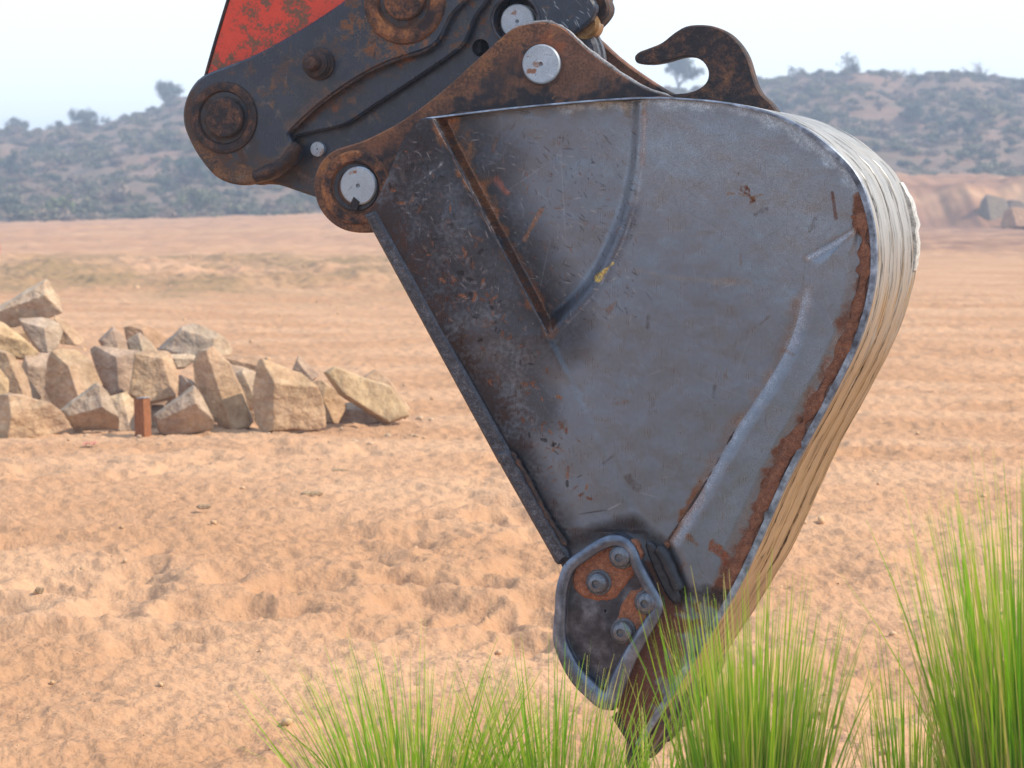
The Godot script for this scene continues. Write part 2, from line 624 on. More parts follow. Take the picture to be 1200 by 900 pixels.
# ------------------------------------------------------------------ the place
func ground_height(x: float, z: float) -> float:
	var d := -z
	var h := 0.0
	# a dip added under the bucket, so that its shadow falls below view
	h -= 0.33 * ss(4.2, 5.2, d) * (1.0 - ss(5.5, 11.0, d))
	var near := 1.0 - ss(24.0, 60.0, d)
	if near > 0.0:
		var wx := x + g_mid.get_noise_2d(x * 1.3, z * 1.3) * 0.22
		var wz := z + g_mid.get_noise_2d(x * 1.3 + 40.0, z * 1.3) * 0.22
		var pit := g_cell.get_noise_2d(wx, wz * 1.25) + 1.0
		var mask := ss(-0.12, 0.28, g_mask.get_noise_2d(x, z))
		h += near * (1.0 - 0.6 * ss(7.0, 16.0, d)) * (0.12 + 0.88 * mask) * 0.066 * (ss(0.08, 0.6, pit) - 0.75)
		h += near * 0.022 * g_mid.get_noise_2d(x * 1.7, z * 3.0)
		h += near * 0.017 * g_fine.get_noise_2d(x * 1.5, z * 2.4)
		h += near * 0.020 * (0.6 + 0.6 * ss(-1.0, 3.0, x)) * g_long.get_noise_2d(x * 0.35, z * 2.6)
	h += 0.05 * g_low.get_noise_2d(x * 0.12, z * 0.12) * ss(3.0, 20.0, d)
	# the strip of dumped earth half-way to the hills
	var strip := ss(30.0, 37.0, d) * (1.0 - ss(49.0, 57.0, d)) * (1.0 - ss(0.0, 6.0, x))
	if strip > 0.0:
		h += strip * 0.5 * (0.10 + 0.26 * absf(g_low.get_noise_2d(x * 0.35, z * 0.2)) + 0.30 * g_mid.get_noise_2d(x * 0.55, z * 0.33) + 0.12 * g_fine.get_noise_2d(x * 0.5, z * 0.4))
	h += ss(60.0, 122.0, d) * (1.0 - ss(140.0, 200.0, d)) * clampf((x + 28.0) * 0.030, 0.0, 0.8) * (1.0 - ss(-2.0, 7.0, x))
	if d > 40.0 and d < 150.0:
		h += 0.10 * ss(40.0, 70.0, d) * (1.0 - ss(125.0, 150.0, d)) * g_mid.get_noise_2d(x * 0.16, z * 0.09)
		h += 0.10 * ss(48.0, 58.0, d) * (1.0 - ss(125.0, 150.0, d)) * g_mid.get_noise_2d(x * 0.7, z * 0.35)
		# the bank of spoil at the right, and what is left of it behind the bucket
		var bank := ss(109.0, 116.0, d + 1.6 * g_low.get_noise_2d(x * 0.25, 7.0)) * ss(6.0, 15.0, x) * (1.0 - ss(140.0, 170.0, d))
		if bank > 0.0:
			h += bank * (2.15 + 0.35 * g_low.get_noise_2d(x * 0.16, z * 0.12) + 0.18 * g_mid.get_noise_2d(x * 0.3, z * 0.25) + 0.08 * g_fine.get_noise_2d(x * 0.12, z * 0.1) + 0.02 * (d - 116.0))
	return h

func make_ground() -> void:
	var radii := PackedFloat32Array()
	var r := 2.6
	while r < 75.0:
		radii.append(r)
		r *= 1.0046
	while r < 160.0:
		radii.append(r)
		r *= 1.0035 if r < 126.0 else 1.01
	while r < 1600.0:
		radii.append(r)
		r *= 1.09
	var angles := PackedFloat32Array()
	var a := -180.0
	while a < 180.001:
		angles.append(deg_to_rad(a))
		var off := absf(a)
		a += 0.058 if off < 13.999 else (0.4 if off < 24.0 else (2.0 if off < 60.0 else 6.0))
	angles[angles.size() - 1] = PI
	var nx := angles.size()
	var ny := radii.size()
	var pos := PackedVector3Array()
	var col := PackedColorArray()
	pos.resize(nx * ny)
	col.resize(nx * ny)
	var sand := Vector3(0.465, 0.275, 0.162)
	var pale := Vector3(0.55, 0.35, 0.222)
	var pink := Vector3(0.43, 0.255, 0.165)
	var olive := Vector3(0.32, 0.22, 0.125)
	var reddish := Vector3(0.28, 0.16, 0.11)
	for j in ny:
		var rr := radii[j]
		for i in nx:
			var x := sin(angles[i]) * rr
			var z := -cos(angles[i]) * rr
			var d := -z
			var y := ground_height(x, z)
			pos[j * nx + i] = Vector3(x, y, z)
			var t := g_mask.get_noise_2d(x * 0.8 + 31.0, z * 1.6)
			var c := sand.lerp(pale, clampf(0.5 + 1.1 * t, 0.0, 1.0))
			if d > 28.0:
				var m := ss(29.0, 36.0, d + 5.0 * t) * (1.0 - ss(50.0, 60.0, d + 4.0 * t)) * (1.0 - ss(-1.0, 5.0, x))
				c = c.lerp(olive, m * clampf(0.62 + 1.4 * g_mid.get_noise_2d(x * 0.3, z * 0.12), 0.0, 1.0))
				c = c.lerp(pink, ss(52.0, 70.0, d) * 0.8 * clampf(0.7 + 1.5 * g_mid.get_noise_2d(x * 0.1, z * 0.12), 0.0, 1.0))
				var rd := ss(50.0, 78.0, d + 14.0 * t) * ss(2.0, 7.0, x)
				c = c.lerp(reddish, rd * clampf(0.6 + 1.2 * g_mid.get_noise_2d(x * 0.12, z * 0.3), 0.0, 0.95))
			col[j * nx + i] = Color(c.x, c.y, c.z)
	tag(put("ground", grid_mesh(pos, nx, ny, Vector3.UP, col), mats.sand), "orange sand churned by wheels and feet, running back to the hills", "ground", "", "structure")


func crest(x: float) -> float:
	# height of the hill's skyline over the site, by metres across at 240 m
	var px := 600.0 + x / 240.0 * F
	var ys := [[-900, 190], [-500, 168], [-200, 156], [0, 158], [60, 157], [110, 153], [170, 138], [215, 117], [300, 104], [420, 90], [560, 92], [700, 106], [800, 112], [890, 98], [950, 92], [1010, 92], [1060, 98], [1110, 95], [1200, 101], [1400, 110], [1800, 150], [2600, 200]]
	var y: float = ys[0][1]
	for i in ys.size() - 1:
		if px >= ys[i][0] and px < ys[i + 1][0]:
			y = lerpf(ys[i][1], ys[i + 1][1], ss(ys[i][0], ys[i + 1][0], px))
	if px >= 2600: y = 200
	return EYE_HEIGHT + (235.0 - y) / F * 240.0

func hill_height(x: float, z: float) -> float:
	var d := -z
	var top := crest(x * 240.0 / maxf(d, 120.0))
	var s := clampf((d - 131.0) / 105.0, 0.0, 1.0)
	var h := top * (0.35 * s + 0.65 * ss(0.0, 1.0, s))
	var k := ss(0.02, 0.3, s) * (1.0 - 0.75 * ss(0.85, 1.0, s))
	h += k * (1.6 * g_low.get_noise_2d(x * 0.05, z * 0.05) + 0.7 * absf(g_low.get_noise_2d(x * 0.22 + 9.0, z * 0.16)) - 0.3)
	h += 0.25 * ss(0.0, 0.2, s) * g_mid.get_noise_2d(x * 0.25, z * 0.25)
	if d > 240.0: h -= (d - 240.0) * 0.03
	return h - 0.5 * (1.0 - ss(131.0, 136.0, d))

func make_hill() -> void:
	var nx := 330
	var ny := 170
	var pos := PackedVector3Array()
	var col := PackedColorArray()
	pos.resize(nx * ny)
	col.resize(nx * ny)
	for j in ny:
		var d := 129.0 + 200.0 * pow(float(j) / (ny - 1), 1.25)
		for i in nx:
			var x := lerpf(-150.0, 170.0, float(i) / (nx - 1))
			pos[j * nx + i] = Vector3(x, hill_height(x, -d), -d)
			var t := clampf(0.5 + 1.3 * g_low.get_noise_2d(x * 0.16, d * 0.22), 0.0, 1.0)
			var c := Vector3(0.27, 0.175, 0.115).lerp(Vector3(0.17, 0.13, 0.085), t)
			var t2 := ss(0.05, 0.4, g_mid.get_noise_2d(x * 0.12 + 70.0, d * 0.2))
			c = c.lerp(Vector3(0.32, 0.185, 0.12), t2 * 0.7)
			col[j * nx + i] = Color(c.x, c.y, c.z)
	tag(put("hill", grid_mesh(pos, nx, ny, Vector3.UP, col), mats.hill), "dry pinkish hillside grown over with grey-green scrub", "hill", "", "structure")


# foliage as many small leaf faces inside lobes
func leaf_faces(b: Builder, lobes: Array, count: int, size: float, rng: RandomNumberGenerator, col: Color) -> void:
	for i in count:
		var l: Array = lobes[rng.randi() % lobes.size()]
		var dir := Vector3(rng.randfn(), rng.randfn(), rng.randfn()).normalized()
		var p: Vector3 = l[0] + dir * l[1] * pow(rng.randf(), 0.45)
		var u := Vector3(rng.randfn(), rng.randfn(), rng.randfn()).normalized()
		var w := u.cross(dir + Vector3(0.01, 0.3, 0)).normalized()
		var s := size * rng.randf_range(0.5, 1.3)
		var t := rng.randf_range(0.7, 1.3)
		b.tint = Color(col.r * t, col.g * t * rng.randf_range(0.92, 1.08), col.b * t)
		var nn := u.cross(w).normalized()
		var a0 := b.add(p - u * s, nn, Vector2.ZERO)
		b.quad(a0, b.add(p + w * s * 0.45, nn, Vector2.ZERO), b.add(p + u * s, nn, Vector2.ZERO), b.add(p - w * s * 0.45, nn, Vector2.ZERO))

func branch(b: Builder, p: Vector3, dir: Vector3, length: float, rad: float, depth: int, rng: RandomNumberGenerator, tips: Array) -> void:
	var path := PackedVector3Array([p])
	var radii := PackedFloat32Array([rad])
	var d := dir
	for k in 3:
		d = (d + Vector3(rng.randfn(), rng.randfn() * 0.6 + 0.15, rng.randfn()) * 0.22).normalized()
		path.append(path[path.size() - 1] + d * length / 3.0)
		radii.append(rad * (1.0 - 0.2 * (k + 1)))
	b.tube(path, radii, 4 if depth < 2 else 6)
	var tip := path[path.size() - 1]
	if depth == 0:
		tips.append(tip)
		return
	for k in (4 if depth > 1 else 3):
		var a := rng.randf() * TAU
		var side := Vector3(cos(a), 0.25 + 0.4 * rng.randf(), sin(a))
		branch(b, path[1 + (k % 3)].lerp(tip, rng.randf() * 0.6), (d * 0.55 + side * 0.8).normalized(), length * rng.randf_range(0.5, 0.72), rad * 0.5, depth - 1, rng, tips)

func make_tree(called: String, label: String, where: Vector3, height: float, spread: float, leaves: int, leaf: float, col: Color, sd: int, group := "") -> Node3D:
	var rng := RandomNumberGenerator.new()
	rng.seed = sd
	var o := thing(called, label, "tree" if called.contains("tree") else "bush", Transform3D(Basis.IDENTITY, where), group)
	var b := Builder.new()
	var tips := []
	if called == "bare_tree":
		for k in 6:
			branch(b, Vector3(rng.randfn() * 0.1, -0.3, rng.randfn() * 0.1), Vector3(rng.randfn() * 0.45, 1, rng.randfn() * 0.45).normalized(), height * 0.5, height * 0.022, 2, rng, tips)
	elif called.contains("tree"):
		branch(b, Vector3(0, -0.3, 0), Vector3(rng.randfn() * 0.1, 1, 0).normalized(), height * 0.55, height * (0.028 if leaves > 400 else 0.06), 3, rng, tips)
	else:
		for k in 5:
			branch(b, Vector3(rng.randfn() * 0.2, -0.2, rng.randfn() * 0.2), Vector3(rng.randfn() * 0.5, 1, rng.randfn() * 0.5).normalized(), height * 0.42, height * 0.02, 1, rng, tips)
	var top := 0.1
	var wide := 0.1
	for t in tips:
		top = maxf(top, t.y)
		wide = maxf(wide, Vector2(t.x, t.z).length())
	var sx := spread / wide * 0.5
	var sy := height / top * 0.95
	for i in b.v.size():
		b.v[i] = Vector3(b.v[i].x * sx, b.v[i].y * sy, b.v[i].z * sx)
	put("trunk", b.mesh(), mats.bark, o)
	if leaves > 0:
		var lobes := []
		for t in tips:
			lobes.append([Vector3(t.x * sx, t.y * sy, t.z * sx), spread * rng.randf_range(0.05, 0.15)])
		var f := Builder.new()
		leaf_faces(f, lobes, leaves, leaf, rng, col)
		put("crown", f.mesh(), mats.leaf, o)
	return o

func make_scrub() -> void:
	var rng := RandomNumberGenerator.new()
	rng.seed = 4
	var kinds := []
	for k in 3:
		var b := Builder.new()
		var lobes := []
		for i in 7 + k * 3:
			var a := rng.randf() * TAU
			var rr := rng.randf_range(0.0, 0.42)
			lobes.append([Vector3(cos(a) * rr, rng.randf_range(0.12, 0.5 - rr * 0.5), sin(a) * rr), rng.randf_range(0.1, 0.22)])
		leaf_faces(b, lobes, 420, 0.075, rng, Color(1, 1, 1))
		kinds.append(b.mesh())
	for k in 3:
		var mm := MultiMesh.new()
		mm.transform_format = MultiMesh.TRANSFORM_3D
		mm.use_colors = true
		mm.mesh = kinds[k]
		var places := []
		var tries := 0
		while places.size() < 2200 and tries < 30000:
			tries += 1
			var d := 131.0 + 112.0 * pow(rng.randf(), 0.9)
			var x := rng.randf_range(-0.30, 0.34) * d
			var m := g_low.get_noise_2d(x * 0.13 + 200.0, d * 0.2)
			if rng.randf() > 0.25 + 0.75 * ss(-0.25, 0.35, m): continue
			places.append([x, d, m])
		mm.instance_count = places.size()
		for i in places.size():
			var x: float = places[i][0]
			var d: float = places[i][1]
			var s := rng.randf_range(0.35, 1.3) * (1.0 + 1.1 * ss(0.0, 0.5, places[i][2]) * rng.randf())
			if d > 232.0: s = minf(s, 1.5)
			var bs := Basis(Vector3.UP, rng.randf() * TAU).scaled(Vector3(s * rng.randf_range(1.0, 1.7), s * rng.randf_range(0.7, 1.1), s * rng.randf_range(1.0, 1.5)))
			mm.set_instance_transform(i, Transform3D(bs, Vector3(x, hill_height(x, -d) - 0.08 * s, -d)))
			var t := rng.randf()
			var c := Color(0.06, 0.075, 0.032).lerp(Color(0.19, 0.165, 0.08), t)
			if rng.randf() < 0.3: c = Color(0.24, 0.17, 0.115)
			mm.set_instance_color(i, c)
		var o := MultiMeshInstance3D.new()
		o.name = numbered("scrub")
		o.multimesh = mm
		o.material_override = mats.leaf
		add_child(o, true)
		tag(o, ["low dry scrub covering the hillside in one mass", "rounded grey-green scrub scattered over the hillside", "broad dark scrub mingled over the hillside"][k], "scrub", "", "stuff")

func make_trees() -> void:
	var g := "bare trees on the skyline"
	var sky_trees := [
		["bare_tree", "bare branching tree farthest right on the hill's skyline", 1150, 64, 236, 56, 0, 1],
		["bare_tree", "thin bare tree on the skyline right of the bucket's hook", 1060, 76, 236, 44, 0, 2],
		["bare_tree", "upright bare tree with a few leaves on the skyline, left of two barer ones", 997, 60, 236, 34, 260, 3],
		["low_tree", "tiny scraggly tree on the skyline just right of the hook", 925, 80, 236, 34, 120, 4],
		["leafy_tree", "leafy tree seen through the opening of the hook", 800, 60, 232, 66, 4200, 5],
		["leafy_tree", "dark leafy tree on the skyline left of the machine", 206, 96, 236, 62, 2200, 6],
		["low_tree", "small tree on the far left skyline", 18, 138, 236, 40, 700, 7],
		["low_tree", "dense low tree on the left skyline", 100, 132, 236, 56, 1500, 8],
	]
	for s in sky_trees:
		var d: float = s[4]
		var p := at(s[2], 200, d)
		var gy := hill_height(p.x, -d)
		var topy := at(s[2], s[3], d).y
		make_tree(s[0], s[1], Vector3(p.x, gy, -d), maxf(topy - gy, 1.6), s[5] * d / F, s[6], 0.13, Color(0.06, 0.085, 0.05), 100 + s[7], g if s[0] == "bare_tree" else "")
	var foot := [
		["green_bush", "yellow-green bush standing at the foot of the left hill", 64, 228, 138, 44, 1500, Color(0.17, 0.19, 0.07), 21],
		["green_bush", "broad olive bush at the hill foot under the machine's arm", 226, 222, 140, 72, 2200, Color(0.13, 0.14, 0.07), 22],
		["dark_bush", "dark green bush on the slope under the machine's arm", 238, 182, 158, 92, 2600, Color(0.04, 0.075, 0.05), 23],
		["dark_bush", "dark bush low on the left edge of the hill", 10, 176, 170, 60, 1800, Color(0.05, 0.08, 0.05), 24],
		["dark_bush", "dark rounded bush high on the right slope", 1078, 122, 190, 58, 1800, Color(0.045, 0.075, 0.055), 25],
		["dark_bush", "dark bush on the right slope over the boulders", 1122, 146, 178, 52, 1600, Color(0.045, 0.075, 0.055), 26],
	]
	for s in foot:
		var d: float = s[4]
		var p := at(s[2], 200, d)
		var gy := hill_height(p.x, -d)
		make_tree(s[0], s[1], Vector3(p.x, gy, -d), maxf(at(s[2], s[3], d).y - gy, 1.3), s[5] * d / F, s[6], 0.1, s[7], 200 + s[8])


# ------------------------------------------------------------------ rocks
# Half-spaces round a surveyed outline: two tilted planes along each of its edges and a few facets in front.
func make_rock(label: String, pts: Array, d: float, crease: Array, facets: Array, col: Color, sd: int, called := "rock", group := "rocks heaped at the left", category := "rock", res := 44, rough := 1.0) -> void:
	var rng := RandomNumberGenerator.new()
	rng.seed = sd
	var mid := Vector2.ZERO
	var p3 := []
	for i in range(0, pts.size(), 2):
		p3.append(at(pts[i], pts[i + 1], d))
	var o := Vector3.ZERO
	for p in p3: o += p
	o /= p3.size()
	if called == "rock":
		for i in p3.size(): p3[i] = o + (p3[i] - o) * 1.10
	var view := (Vector3(0, EYE_HEIGHT, 0) - o).normalized()
	var rt := Vector3.UP.cross(view).normalized()
	var up := view.cross(rt).normalized()
	var planes := []
	var span := 0.0
	var least := 1e9
	for i in p3.size():
		var a: Vector3 = p3[i] - o
		var b: Vector3 = p3[(i + 1) % p3.size()] - o
		span = maxf(span, a.length())
		var e := (b - a).normalized()
		var m := e.cross(view).normalized()
		if m.dot(a) < 0.0: m = -m
		least = minf(least, m.dot(a))
		for tilt in [rng.randf_range(0.02, 0.3), -rng.randf_range(0.2, 0.6)]:
			var n: Vector3 = (m * cos(tilt) + view * sin(tilt)).normalized()
			planes.append([n, n.dot(a)])
	var depth := maxf(least, span * 0.45)
	var c3 := at(crease[0], crease[1], d) - o + view * span * 0.34
	for f in facets:
		var n: Vector3 = (rt * f[0] + up * f[1] + view * f[2]).normalized()
		planes.append([n, maxf(n.dot(c3), span * 0.16)])
	planes.append([-view, depth * 1.1])
	planes.append([(-view + up * 0.5).normalized(), depth * 1.1])
	var nz := noise_of(sd, 5.5, FastNoiseLite.TYPE_SIMPLEX_SMOOTH, 4)
	var nr := noise_of(sd + 7, 3.0, FastNoiseLite.TYPE_CELLULAR, 2)
	var b := Builder.new()
	var axes := [[Vector3.RIGHT, Vector3.UP, Vector3.BACK], [Vector3.LEFT, Vector3.UP, Vector3.FORWARD], [Vector3.UP, Vector3.BACK, Vector3.RIGHT], [Vector3.DOWN, Vector3.BACK, Vector3.LEFT], [Vector3.BACK, Vector3.RIGHT, Vector3.UP], [Vector3.FORWARD, Vector3.RIGHT, Vector3.DOWN]]
	var size := span * 1.2
	for ax in axes:
		var first := b.v.size()
		for j in res + 1:
			for i in res + 1:
				var u := tan((float(i) / res - 0.5) * PI / 2)
				var w := tan((float(j) / res - 0.5) * PI / 2)
				var dir: Vector3 = (ax[0] + ax[1] * u + ax[2] * w).normalized()
				var r := 1e9
				var r2 := 1e9
				var nn := dir
				for pl in planes:
					var k: float = pl[0].dot(dir)
					if k > 0.01:
						var q: float = pl[1] / k
						if q < r:
							r2 = r
							r = q
							nn = pl[0]
						elif q < r2: r2 = q
				# worn edges
				var kk := size * 0.014
				var hh := maxf(kk - (r2 - r), 0.0) / kk
				r -= hh * hh * kk * 0.25
				var p := dir * r
				var s := nz.get_noise_3dv(p + o * 3.0) * 0.018 * size + absf(nr.get_noise_3dv(p * 2.5 + o)) * -0.03 * size
				p += dir * s * rough
				b.v.append(p)
				b.n.append(nn)
				b.t.append(Vector2.ZERO)
				var t := 0.9 + 0.35 * nz.get_noise_3dv(p * 0.8 + o)
				b.c.append(Color(col.r * t, col.g * t, col.b * t * (0.97 + 0.1 * nz.get_noise_3dv(p * 0.5))))
		var w1 := res + 1
		for j in res:
			for i in res:
				var a := first + j * w1 + i
				b.idx.append_array(PackedInt32Array([a, a + w1, a + 1, a + 1, a + w1, a + w1 + 1]))
	# normals of the finished relief
	for i in b.n.size(): b.n[i] = Vector3.ZERO
	for i in range(0, b.idx.size(), 3):
		var i0 := b.idx[i]
		var i1 := b.idx[i + 1]
		var i2 := b.idx[i + 2]
		var g := (b.v[i2] - b.v[i0]).cross(b.v[i1] - b.v[i0])
		if g.dot(b.v[i0]) < 0.0:
			b.idx[i + 1] = i2
			b.idx[i + 2] = i1
			g = -g
		b.n[i0] += g
		b.n[i1] += g
		b.n[i2] += g
	for i in b.n.size(): b.n[i] = b.n[i].normalized()
	var node := put(called, b.mesh(), mats.rock, self, o)
	tag(node, label, category, group)

func make_rocks() -> void:
	var tan_ := Color(0.60, 0.435, 0.30)
	var pale := Color(0.66, 0.53, 0.41)
	var grey := Color(0.54, 0.44, 0.36)
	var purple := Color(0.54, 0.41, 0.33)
	var yellow := Color(0.62, 0.465, 0.30)
	var brown := Color(0.52, 0.35, 0.24)
	var L := [-0.75, 0.25, 0.6]
	var Rr := [0.55, 0.45, 0.7]
	var T := [0.1, 0.9, 0.45]
	var Fr := [0.1, 0.2, 1.0]
	var Bt := [0.1, -0.75, 0.7]
	var list := [
		["pointed pale grey rock topmost on the heap at the left edge", [-20, 378, -8, 362, 22, 344, 50, 326, 60, 336, 72, 352, 70, 366, 56, 372, 14, 383], 14.7, [52, 345], [[-0.25, 0.5, 0.8], [0.8, 0.4, 0.5], [0.1, -0.5, 0.9]], pale],
		["grey block under the topmost pointed rock", [21, 373, 44, 368, 66, 372, 74, 386, 64, 408, 55, 420, 40, 408, 28, 388], 14.4, [50, 384], [[-0.3, 0.1, 0.9], [0.5, 0.2, 0.8], T], grey],
		["brown wedge of rock leaning beside the grey block", [64, 370, 80, 380, 100, 398, 88, 404, 70, 403, 60, 392], 14.5, [72, 385], [[0.5, 0.5, 0.7], [-0.2, 0, 1]], tan_],
		["yellowish sloping slab at the left edge, under the grey block", [-22, 372, 0, 377, 12, 385, 43, 412, 30, 421, 0, 418, -22, 412], 14.2, [10, 395], [[0.35, 0.5, 0.8], [0.2, -0.1, 1]], yellow],
		["small tan rock wedged behind the yellowish slab", [8, 384, 24, 380, 36, 396, 30, 404, 16, 402], 14.6, [22, 390], [T, Fr], tan_],
		["brown rock at the left edge with a bright right rim", [-26, 408, 0, 410, 16, 418, 38, 446, 57, 470, 38, 478, 10, 470, -26, 462], 13.7, [14, 432], [[0.3, 0.35, 0.85], [-0.3, 0.1, 0.9], [0.8, 0.4, 0.4]], tan_],
		["small tan rock cut by the left edge, in front of the brown one", [-16, 430, 0, 433, 9, 445, 8, 460, -2, 468, -16, 468], 13.4, [0, 448], [Rr, Fr], yellow],
		["large tan boulder front left, dark on its left face", [-40, 474, -4, 464, 10, 461, 56, 473, 78, 487, 92, 503, 30, 519, 12, 522, -40, 526], 12.95, [11, 486], [[-0.85, 0.1, 0.5], [0.16, 0.42, 0.9], [0.3, -0.1, 0.9]], tan_],
		["tall rock with a dark left face, in the middle of the heap", [50, 432, 58, 412, 72, 401, 91, 399, 108, 419, 117, 450, 102, 466, 82, 474, 66, 482, 44, 456], 13.7, [78, 428], [[-0.8, -0.05, 0.6], [0.45, 0.4, 0.8], [0.2, 0.9, 0.5]], tan_],
		["grey triangular rock at the front left of the wooden post", [70, 482, 92, 465, 112, 450, 127, 464, 141, 499, 141, 511, 118, 511, 92, 509], 13.15, [118, 470], [[-0.2, 0.3, 0.9], [0.75, 0.3, 0.6], [0.1, -0.7, 0.6]], grey],
		["squared rock with a shaded left side, under the pointed triangle rock", [96, 402, 132, 404, 162, 412, 162, 446, 150, 462, 127, 463, 112, 440], 13.85, [135, 418], [[-0.75, 0.05, 0.65], [0.4, 0.15, 0.9], [0, 0.9, 0.4]], purple],
		["upright tan block right above the wooden post", [158, 416, 176, 410, 199, 412, 207, 437, 205, 465, 172, 472, 152, 462], 13.6, [190, 420], [[-0.1, 0.15, 1], [0.75, 0.3, 0.6], T], tan_],
		["small brown triangle of rock on the back of the heap", [115, 399, 131, 383, 144, 395, 157, 412, 140, 416, 122, 413], 14.5, [133, 392], [[-0.1, 0.3, 0.9], [0.6, 0.4, 0.7]], purple],
		["reddish brown rock at the back, right of the small triangle", [146, 384, 162, 379, 185, 386, 199, 393, 192, 408, 176, 410, 148, 398], 15.0, [165, 386], [[-0.3, 0.2, 0.9], T, Rr], brown],
		["pale lump in front of the reddish brown rock", [149, 398, 163, 390, 174, 400, 183, 411, 166, 418, 152, 412], 14.5, [163, 400], [[0.3, 0.5, 0.8], [-0.5, 0.3, 0.8]], pale],
		["large grey rock with a yellow right tip, highest of the heap's middle", [184, 410, 198, 396, 212, 383, 232, 375, 254, 391, 279, 412, 252, 420, 210, 420], 14.4, [250, 398], [[-0.25, 0.35, 0.9], [0.75, 0.2, 0.6], [0.1, 0.9, 0.5]], grey],
		["pale flat sliver of rock between the tan block and the leaning slab", [196, 416, 222, 413, 232, 419, 214, 432, 206, 432], 14.0, [213, 420], [T, Fr], pale],
		["tall cracked tan slab leaning in the middle of the heap", [203, 427, 226, 416, 250, 409, 268, 427, 282, 456, 294, 492, 288, 500, 266, 504, 252, 496, 228, 460], 13.4, [250, 440], [[0.22, 0.3, 0.92], [0.3, 0.2, 0.93], [-0.8, -0.2, 0.4]], tan_],
		["dark rock in the gap left of the leaning slab", [204, 437, 226, 448, 246, 482, 228, 486, 206, 468], 13.9, [216, 455], [[-0.2, 0.1, 1], L], purple],
		["grey angular rock at the front, right of the wooden post", [180, 487, 202, 470, 225, 453, 238, 468, 255, 497, 257, 507, 218, 513, 188, 507], 13.1, [228, 466], [[-0.22, 0.25, 0.9], [0.8, 0.25, 0.5], [0.2, -0.6, 0.7]], grey],
		["pale rock directly behind the wooden post", [126, 466, 149, 460, 163, 472, 164, 506, 142, 510, 132, 494], 13.45, [146, 480], [[-0.1, 0.2, 0.95], [0.6, 0.3, 0.7]], pale],
		["low grey stone in the shadow right of the wooden post", [176, 472, 198, 470, 204, 480, 192, 500, 178, 500], 13.6, [188, 482], [Fr, T], grey],
		["brown rock behind the leaning slab, near the heap's right half", [256, 418, 278, 414, 298, 418, 308, 428, 302, 452, 276, 444], 14.0, [282, 424], [T, [-0.2, 0.2, 0.95]], brown],
		["small pale rock between the leaning slab and the big right boulder", [274, 438, 286, 432, 303, 440, 302, 476, 290, 480, 280, 456], 13.65, [288, 446], [[-0.4, 0.2, 0.9], [0.4, 0.5, 0.8]], pale],
		["big tan boulder with a pale top, in the heap's right half", [296, 450, 304, 423, 327, 427, 348, 434, 370, 454, 381, 484, 381, 500, 340, 504, 310, 505, 298, 492], 13.2, [320, 448], [[-0.8, 0.0, 0.6], [0.3, 0.65, 0.7], [0.3, -0.05, 0.95]], tan_],
		["dark pointed rock sticking up behind the big right boulder", [342, 434, 350, 416, 362, 427, 373, 438, 362, 450, 350, 446], 14.0, [352, 428], [[-0.1, 0.1, 1], [0.5, 0.5, 0.6]], purple],
		["tan rock between the big boulder and the layered slab", [358, 449, 378, 447, 400, 464, 413, 478, 394, 495, 374, 494], 13.6, [376, 462], [[-0.1, 0.4, 0.9], [0.7, 0.1, 0.7]], tan_],
		["layered yellow slab propped up at the heap's right end", [381, 438, 394, 431, 425, 442, 454, 452, 468, 470, 477, 486, 448, 496, 424, 480, 398, 462], 13.4, [420, 462], [[0.12, 0.42, 0.9]], yellow],
		["thin slab behind the layered slab, last rock to the right", [426, 443, 440, 434, 460, 450, 479, 478, 474, 490, 450, 480], 13.7, [452, 456], [[0.25, 0.4, 0.85]], tan_],
	]
	for i in list.size():
		var s: Array = list[i]
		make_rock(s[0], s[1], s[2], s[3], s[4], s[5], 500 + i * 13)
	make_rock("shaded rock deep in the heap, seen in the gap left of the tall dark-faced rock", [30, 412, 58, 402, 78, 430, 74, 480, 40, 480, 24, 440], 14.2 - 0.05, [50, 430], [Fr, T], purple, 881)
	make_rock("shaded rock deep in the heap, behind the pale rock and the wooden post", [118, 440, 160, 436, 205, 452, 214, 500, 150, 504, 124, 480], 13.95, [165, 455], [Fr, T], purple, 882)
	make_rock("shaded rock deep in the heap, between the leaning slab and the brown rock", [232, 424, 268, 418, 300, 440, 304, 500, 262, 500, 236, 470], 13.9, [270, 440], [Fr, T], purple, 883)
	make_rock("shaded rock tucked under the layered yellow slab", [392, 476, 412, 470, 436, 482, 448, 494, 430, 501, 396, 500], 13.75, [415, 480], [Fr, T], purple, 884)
	# boulders far off at the foot of the bank
	var g := "boulders at the foot of the bank"
	make_rock("big round grey boulder at the foot of the red bank, right edge", [1146, 250, 1150, 234, 1158, 226, 1180, 229, 1186, 244, 1182, 262, 1164, 266, 1150, 262], 110.5, [1160, 244], [[-0.5, 0.2, 0.8], [0.5, 0.4, 0.8]], Color(0.30, 0.26, 0.22), 901, "boulder", g, "boulder", 26, 0.6)
	make_rock("tan boulder with a flat shaded end, in front of the grey one", [1170, 258, 1174, 248, 1184, 243, 1204, 240, 1216, 250, 1214, 268, 1190, 270, 1174, 268], 108.5, [1190, 254], [[-0.6, 0.1, 0.8], [0.5, 0.4, 0.8]], Color(0.52, 0.34, 0.23), 902, "boulder", g, "boulder", 26, 0.6)
	make_rock("dark rock lying on top between the two far boulders", [1172, 246, 1178, 234, 1198, 232, 1206, 242, 1190, 250], 111.5, [1186, 240], [[-0.3, 0.5, 0.8], [0.5, 0.3, 0.8]], Color(0.24, 0.2, 0.18), 903, "boulder", g, "boulder", 20, 0.6)
